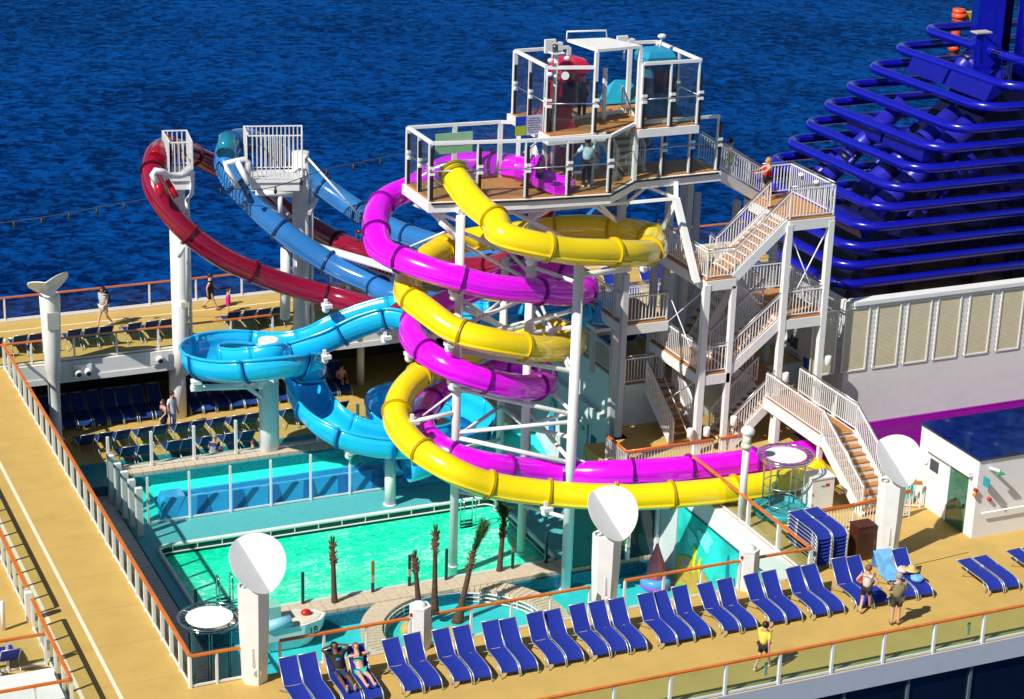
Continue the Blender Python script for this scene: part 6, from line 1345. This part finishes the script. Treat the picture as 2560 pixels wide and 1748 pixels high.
    if dress is not None:
        vs = [nk-up*.06, ch, hip, hip-Vector((0,0,.22)), hip-Vector((0,0,.42 if legs_len != 'long' else .75))]; rd = [.10,.19,.18,.19,.18 if legs_len != 'long' else .17]; es = [(0,1),(1,2),(2,3),(3,4)]
        if sleeve > 0:
            for i in (0,1): b = len(vs); vs += [sh[i], sh[i].lerp(el[i], sleeve)]; rd += [.08,.065]; es += [(1,b),(b,b+1)]
        garment('dress', (vs, es), rd, dress)
    if bottom is not None:
        vs = [hip+up*.03]; rd = [.15]; es = []
        for i in (0,1):
            b = len(vs); e = kn[i].lerp(hp_[i], .25) if legs_len == 'short' else (hp_[i].lerp(kn[i], .12) if legs_len == 'brief' else an[i].lerp(kn[i], .1))
            if legs_len == 'long': vs += [hp_[i], kn[i], e]; rd += [.105,.082,.065]; es += [(0,b),(b,b+1),(b+1,b+2)]
            else: vs += [hp_[i], e]; rd += [.108,.098]; es += [(0,b),(b,b+1)]
        garment('trousers' if legs_len == 'long' else 'shorts', (vs, es), rd, bottom)
    # hair, face, shoes
    hb = MB(); up2 = (hd_-nk).normalized(); fwd = Vector((0,-1,0)) if pose != 'lie' else Vector((0,-.75,.65))
    hc = hd_+up2*.055-fwd*.028; hb.ball(tuple(hc*k), .118*k, 12, (1,1.02,1.0)); hb.build('hair', HAIRM[hair], r)
    fb_ = MB(); fc = hd_+up2*.01+fwd*.045; fb_.ball(tuple(fc*k), .088*k, 10, (.86,.9,1.1)); fo = fb_.build('face', skin, r)
    nb2 = MB(); nb2.ball(tuple((fc+fwd*.082-up2*.005)*k), .016*k, 6); nb2.build('nose', skin, r)
    for s in (-1,1):
        MB().ball(tuple((fc+fwd*.072+up2*.022+Vector((s*.03,0,0)))*k), .011*k, 6).build('eye', BLACK, r); MB().ball(tuple((hd_+up2*.01+Vector((s*.1,0,0)))*k), .022*k, 6, (.5,1,1.3)).build('ear', skin, r)
    MB().bx(tuple((fc+fwd*.078-up2*.038)*k), (.04*k,.012*k,.01*k)).build('mouth', mat('lip_red', (.35,.06,.05), .5), r)
    for i in (0,1):
        if shoe is not None:
            a_ = an[i]; c_ = a_+(Vector((0,-.06,-.04)) if pose != 'lie' else Vector((0,-.03,.05))); MB().ball(tuple(c_*k), .085*k, 8, (.55,1.5,.55) if pose != 'lie' else (.6,.55,1.5)).build('shoe', shoe, r)
    for fn_ in extras: fn_(r, k, dict(hd=hd_, ch=ch, sh=sh, wr=wr_, el=el, hip=hip, up=up2, fwd=fwd))
    r.location = (x, y, z); r.rotation_euler = (tilt, lean, rz); return r
wht = cloth('white', (.75,.75,.73)); blk = cloth('black', (.012,.012,.014))
def P_(u, v, z): q = W(u, v, z); return q.x, q.y, z
def ang(dx, dy): return math.atan2(dy, dx)+PI/2   # local -y turned toward (dx,dy)
def backpack(r, k, d): MB().ball(tuple((d['ch']+Vector((0,.20,.02)))*k), .2*k, 10, (.85,.6,1.2)).build('backpack', blk, r)
def shades(r, k, d): MB().bx(tuple((d['hd']+d['fwd']*.125+d['up']*.03)*k), (.13*k,.03*k,.035*k)).build('sunglasses', BLACK, r)
def capx(m):
    def f(r, k, d): MB().ball(tuple((d['hd']+d['up']*.09)*k), .125*k, 10, (1,1,.65)).build('cap', m, r); MB().bx(tuple((d['hd']+d['up']*.08+d['fwd']*.15)*k), (.15*k,.12*k,.015*k)).build('cap_peak', m, r)
    return f
def phone(r, k, d): MB().bx(tuple((d['wr'][0]+Vector((.08,-.1,.06)))*k), (.09*k,.02*k,.14*k)).build('phone', BLACK, r)
person('man in grey shirt and pale shorts with a black backpack walking the far promenade', *P_(237,742,0), ang(-.9,-.6), 1.82, 'walk', cloth('grey', (.42,.43,.44)), cloth('pale_shorts', (.5,.5,.45)), 'dark', extras=(backpack, shades), shoe=wht)
person('woman in a short black dress walking the far promenade beside the girl', *P_(478,703,0), ang(.95,-.3), 1.7, 'walk', dress=blk, hair='dark', sleeve=.2, shoe=cloth('brown_sandal', (.15,.06,.03)))
person('small girl in a bright pink dress with one arm raised', *P_(518,710,0), ang(.95,-.2), 1.12, 'stand', dress=cloth('hot_pink', (.75,.01,.28)), hair='brown', sleeve=0, armpose='up')
person('person in a long white robe on the lower deck by the round column', *P_(392,972,ZL), ang(.5,-.9), 1.66, 'stand', dress=cloth('robe', (.62,.62,.70)), hair='dark', legs_len='long', sleeve=.95)
person('woman in a black sleeveless dress walking beside the robed person', *P_(372,985,ZL), ang(-.9,-.4), 1.55, 'walk', dress=blk, hair='brown', sleeve=0)
def stripes(r, k, d):
    for q in range(7): c_ = (d['hip']*(1-q/7.0)+d['ch']*(q/7.0)+Vector((0,0,.06)))*k; MB().lathe(tuple(c_), [(.185*k,0),(.185*k,.022)], 16, False).build('stripe', cloth('stripe_white', (.7,.7,.72)), r)
person('balding man in a navy and white striped shirt seated on a low lounger', *P_(488,1052,ZL)[:2], ZL, ang(.6,.7), 1.75, 'sit', cloth('navy', (.03,.05,.18)), cloth('pale_shorts', (0,0,0)), 'grey', extras=(stripes,))
person('toddler in white clothes standing behind the glass by the short thick column', *P_(574,1052,ZL), ang(-.8,.3), 1.0, 'stand', wht, wht, 'red', legs_len='long')
person('woman in a yellow shirt and black shorts striding along the outer railing', 30.62, 48.5, 0, ang(.85,.5), 1.62, 'walk', cloth('yellow', (.80,.62,.08)), blk, 'dark', shoe=wht, sleeve=.8)
person('woman in a white patterned top and black shorts standing barefoot by the loungers', *P_(1962,1388,0), ang(.7,.7), 1.66, 'walk', cloth('cream_print', (.62,.60,.52)), cloth('black_shorts', (.012,.012,.014)), 'red', armpose='hips', sleeve=.3)
person('stocky man in a khaki shirt and dark patterned shorts seen from behind', *P_(2030,1418,0), ang(.25,.95), 1.84, 'stand', cloth('khaki', (.25,.23,.12)), cloth('camo', (.05,.045,.035)), 'grey', armpose='fold', shoe=cloth('brown_sandal', (.15,.06,.03)))
def printx(r, k, d): MB().ball(tuple((d['ch']+Vector((0,-.10,.10)))*k), .07*k, 8, (1.2,.4,.8)).build('shirt_print', cloth('cyan_print', (.01,.25,.6)), r)
person('man in a black printed shirt lying with hands behind his head on a lounger', fx[2]+.31, 50.74, 0, 0, 1.78, 'lie', blk, cloth('navy_shorts', (.02,.03,.09)), 'dark', SKIN2, armpose='behind', extras=(printx,), shoe=cloth('tan_sandal', (.4,.3,.18)))
person('woman in a turquoise bikini reclining and holding a phone on a lounger', fx[3]+.31, 50.74, 0, 0, 1.66, 'lie', None, cloth('turquoise', (.02,.55,.50)), 'red', legs_len='brief', extras=(phone,lambda r,k,d: MB().ball(tuple((d['ch']+Vector((0,-.03,.06)))*k), .155*k, 10, (1.1,.55,.5)).build('bikini_top', cloth('turquoise', (0,0,0)), r)))
person('attendant in a light blue shirt and black trousers standing on the slide platform', 32.45, 65.75, PF, ang(.1,1), 1.86, 'stand', cloth('pale_blue', (.50,.66,.78)), cloth('black_trousers', (.012,.012,.018)), 'dark', SKIN2, legs_len='long', armpose='out', extras=(capx(cloth('olive_cap', (.30,.27,.10))),), shoe=wht, sleeve=.75)
person('shirtless boy in lime shorts walking down the upper stair', 39.3, 67.4, 9.75, ang(.9,-.3), 1.5, 'walk', None, cloth('lime', (.25,.65,.02)), 'dark')
person('woman in a red top leaning on the rail of the upper stair landing', 40.55, 66.6, L5, ang(-1,.1), 1.68, 'stand', cloth('red', (.72,.008,.01)), blk, 'blond', armpose='reach', sleeve=0)
q = WD(*z2b(2070,620),77.9); person('rider with raised knees just entering the light blue flume', q.x, q.y, q.z-.55, ang(-1,0), 1.5, 'sit', None, blk, 'dark', SKIN2)
person('rider sitting in the purple slide mouth holding its upper rim', mc.x+.05, mc.y-.1, PF+.1, ang(-.75,.66), 1.5, 'sit', None, blk, 'dark')
q = (33.2,67.9,CFZ); person('attendant in dark clothes half hidden beside the canopy post in the top cage', *q, ang(0,-1), 1.75, 'stand', cloth('dark_blue', (.02,.05,.14)), blk, 'dark', legs_len='long')
person('person sitting in the shade under the far deck behind the light blue bowl', 25.1, 82.8, ZL, 0, 1.6, 'sit', blk, blk, 'dark')
for i, (x, lab) in enumerate(((27.6,'left shaded sunbather under the far deck behind the blue flume'),(28.6,'right shaded sunbather under the far deck behind the blue flume'))): person(lab, x*1.02, 82.9, ZL, .1, 1.6, 'sit', None, blk, 'dark')

# ================================================================ SMALL THINGS
tw1 = thing('beach_towel', 'light blue beach towel draped over the backrest of a right-hand lounger', 'towel', (fx[26]+.31,52,0))
TWM = mat('pale_blue_towel', (.16,.42,.72), .95, var=.2, vs=5, bump=.5, bs=30)
pr = [(51.55,.415),(51.98,.43),(52.05,.47),(52.3,.75),(52.56,1.06),(52.6,1.05),(52.58,.7),(52.56,.45)]; vs = []
for j, (y, z) in enumerate(pr):
    for i in range(7): vs.append((fx[26]+.31-.33+.11*i, y+.012*math.sin(i*2+j), z+.015+.012*math.sin(i*1.7+j*2)))
MB().add(vs, [(j*7+i, j*7+i+1, (j+1)*7+i+1, (j+1)*7+i) for j in range(len(pr)-1) for i in range(6)], True).build('towel_cloth', TWM, tw1)
def crumple(x, y, z, r_, m, label, cat, sc=(1,1,.5), sd=1):
    rnd = random.Random(sd); mb = MB(); mb.ball((x,y,z), r_, 14, sc); mb.v = [(a+rnd.uniform(-.12,.12)*r_, b+rnd.uniform(-.12,.12)*r_, c+rnd.uniform(-.16,.16)*r_) for a, b, c in mb.v]
    return tag(mb.build(cat.replace(' ','_'), m, org=(x,y,z)), label, cat)
crumple(fx[27]+.35, 51.35, .47, .22, TWM, 'crumpled pale blue towel on the seat of the last lounger', 'towel', sd=3)
crumple(fx[27]+.2, 52.0, .5, .20, mat('patterned_cloth', (.7,.5,.5), .9, var=.5, vs=20), 'bundle of pale patterned clothes at the head of the last lounger', 'clothes', sd=4)
crumple(fx[25]+.25, 51.8, .46, .18, mat('red_cloth', (.5,.01,.02), .9), 'red cloth on the lounger behind the woman in the white top', 'cloth', sd=5)
crumple(fx[25]+.45, 51.75, .50, .16, mat('white_blue_cloth', (.45,.6,.75), .9, var=.4, vs=14), 'white and blue bag beside the red cloth on the lounger', 'bag', sd=6)
hx_, hy_, hz_ = fx[27]+.36, 51.7, .62
tag(MB().lathe((hx_,hy_,hz_), [(.26,0),(.26,.012),(.13,.03),(.12,.13),(.06,.16),(.01,.165)], 20).build('straw_hat', mat('straw', (.62,.42,.16), .8, var=.15, vs=20), org=(hx_,hy_,hz_)), 'wide straw sun hat lying on the last lounger', 'hat')
for (u, v, lab) in ((188,842,'double white spotlight housing on the deck beam right of the winged pillar'),(362,812,'single round spotlight on the deck beam before the left tall column'),(690,802,'round spotlight on the deck beam left of the blue flume')):
    q = WY(u, v, YF-.25); r = thing('beam_light', lab, 'spotlight', tuple(q), 'spotlights on the far deck beam')
    MB().bx((q.x,q.y+.02,q.z),(.75,.06,.55)).build('bracket', WHITE, r)
    for dx_ in ((-.2,.2) if 'double' in lab else (0,)): MB().cyl((q.x+dx_,q.y,q.z-.02),(q.x+dx_,q.y-.22,q.z-.08), .15, n=16).build('housing', WHITE2, r); MB().cyl((q.x+dx_,q.y-.221,q.z-.08),(q.x+dx_,q.y-.23,q.z-.082), .10, n=16).build('lens', DARK, r)
# festoon lights
for (pts, lab) in (([(0,512),(60,505),(140,492),(240,474),(345,455)], 'string of small black festoon bulbs at the far left over the sea'),([(470,430),(600,435),(740,390),(830,372),(925,352)], 'string of small black festoon bulbs between the slide loops and the platform')):
    Pw = [WD(u, v-6, 83) for u, v in pts]; C = resample(cat_rom(Pw, 6), .55); r = thing('festoon_string', lab, 'string lights', tuple(C[0]), 'festoon light strings')
    MB().tube(C, .018, 4, caps=False).build('cable', BLACK, r)
    for q in C[1::2]: MB().lathe((q.x,q.y,q.z-.32), [(.01,0),(.075,.06),(.08,.13),(.045,.18),(.05,.3)], 8).build('bulb', BLACK, r)
# toys of the play area (plain stand-ins)
bt = W(640,1415,ZK); bt.y -= 2.1; bt.x -= .45; boat = thing('play_boat', 'small white moulded play boat numbered 18 behind the left disc pillar', 'play boat', (bt.x,bt.y+.4,ZK))
X0, Y0 = bt.x+.3, bt.y+.5; rings_ = []
for z, s_ in ((ZK+.02,.55),(ZK+.5,.9),(ZK+1.0,1.0)): rings_.append([(X0+a*s_, Y0+b*s_, z) for a, b in ((-1.5,-.6),(.3,-.62),(.95,-.4),(1.25,0),(.95,.4),(.3,.62),(-1.5,.6))])
loft(rings_, WHITE, 'hull', boat); MB().prism([(X0+a*.86, Y0+b*.86) for a, b in ((-1.5,-.6),(.3,-.62),(.95,-.4),(1.25,0),(.95,.4),(.3,.62),(-1.5,.6))], ZK+1.001, ZK+1.02).build('boat_deck', CREAM, boat)
MB().tube([(X0-1.1,Y0-.5,ZK+1.1),(X0-.2,Y0-.55,ZK+1.25)], .2, 12).build('side_float', mat('pale_blue_float', (.25,.6,.75), .4), boat); MB().bx((X0-.9,Y0+.1,ZK+1.35),(.9,.6,.6)).build('cabin', mat('mint_paint', (.25,.6,.5), .5), boat)
MB().ball((X0+.55,Y0+.1,ZK+1.1), .16, 10, (1.2,1,.7)).build('red_cap', RED, boat)
text_mesh('number', '18', .38, BLACK, boat, (X0+.45, Y0-.60, ZK+.55), (PI/2-.15,0,.35))
pk = W(490,1440,ZK); tag(MB().beam((pk.x+1.2,pk.y+.6,ZK+.6),(pk.x+1.6,pk.y-.4,ZK+.1),.5,.12).build('pink_slide', mat('hot_pink_plastic', (.75,.02,.30), .35), org=(pk.x+1.3,pk.y,ZK)), 'little pink plastic slide behind the left chrome ring tower', 'toy slide')
tb = W(1487,1325,ZK+.15); rg_ = thing('swim_ring', 'blue and purple inflatable style ring on the turquoise play floor', 'swim ring', (tb.x,tb.y,ZK))
MB().tube([(tb.x+.42*math.cos(2*PI*k/24), tb.y+.42*math.sin(2*PI*k/24), ZK+.30) for k in range(24)], .17, 12, closed=True).build('ring', mat('sky_blue_vinyl', (.10,.35,.80), .3), rg_)
MB().tube([(tb.x+.42*math.cos(2*PI*k/24), tb.y+.42*math.sin(2*PI*k/24), ZK+.17) for k in range(24)], .165, 12, closed=True).build('lower_ring', mat('purple_vinyl', (.45,.10,.65), .3), rg_)
loft([[(tb.x+s_*.30*math.cos(2*PI*k/10), tb.y+s_*.26*math.sin(2*PI*k/10), ZK+z) for k in range(10)] for z, s_ in ((.3,1.0),(.7,1.25),(1.1,1.0),(1.45,.55),(1.8,.15))], mat('pink_toy', (.78,.13,.20), .4, coat=.3), 'water_feature', rg_)
ub = W(1562,1345,ZK+.1); um = thing('half_dome', 'half dome with green and white segments lying on the play floor near the mural', 'play dome', (ub.x,ub.y,ZK))
for k in range(8):
    a0, a1 = 2*PI*k/8, 2*PI*(k+1)/8; vs = []; n_ = 5
    for i in range(n_+1):
        t = PI/2*i/n_
        for j in range(4): a = a0+(a1-a0)*j/3; vs.append((ub.x+.62*math.cos(t)*math.cos(a), ub.y+.62*math.cos(t)*math.sin(a), ZK+.02+.5*math.sin(t)))
    MB().add(vs, [(i*4+j, i*4+j+1, (i+1)*4+j+1, (i+1)*4+j) for i in range(n_) for j in range(3)], True).build('segment', (mat('leaf_green_vinyl', (.12,.55,.03), .4) if k % 2 else mat('grey_white_vinyl', (.62,.62,.60), .4)), um)
# clamps of dark wear, drains on the deck
for (u, v) in ((180,1295),(255,1480)):
    pass
# a low table with towels beside the far loungers, gate latch boxes on the outer rail
for i, x in enumerate((22.9,30.2,37.5)):
    b = MB().bx((x,47.63,.55),(.09,.05,.42)); tag(b.build('junction_box', mat('pale_green_box', (.45,.6,.5), .5), org=(x,47.63,.55)), '%s pale green junction box clipped inside the outer deck railing' % ('left','middle','right')[i], 'junction box', 'junction boxes on the outer railing')
for o in (LNG, LNGD, LNGF, LNG_SHADE): pass
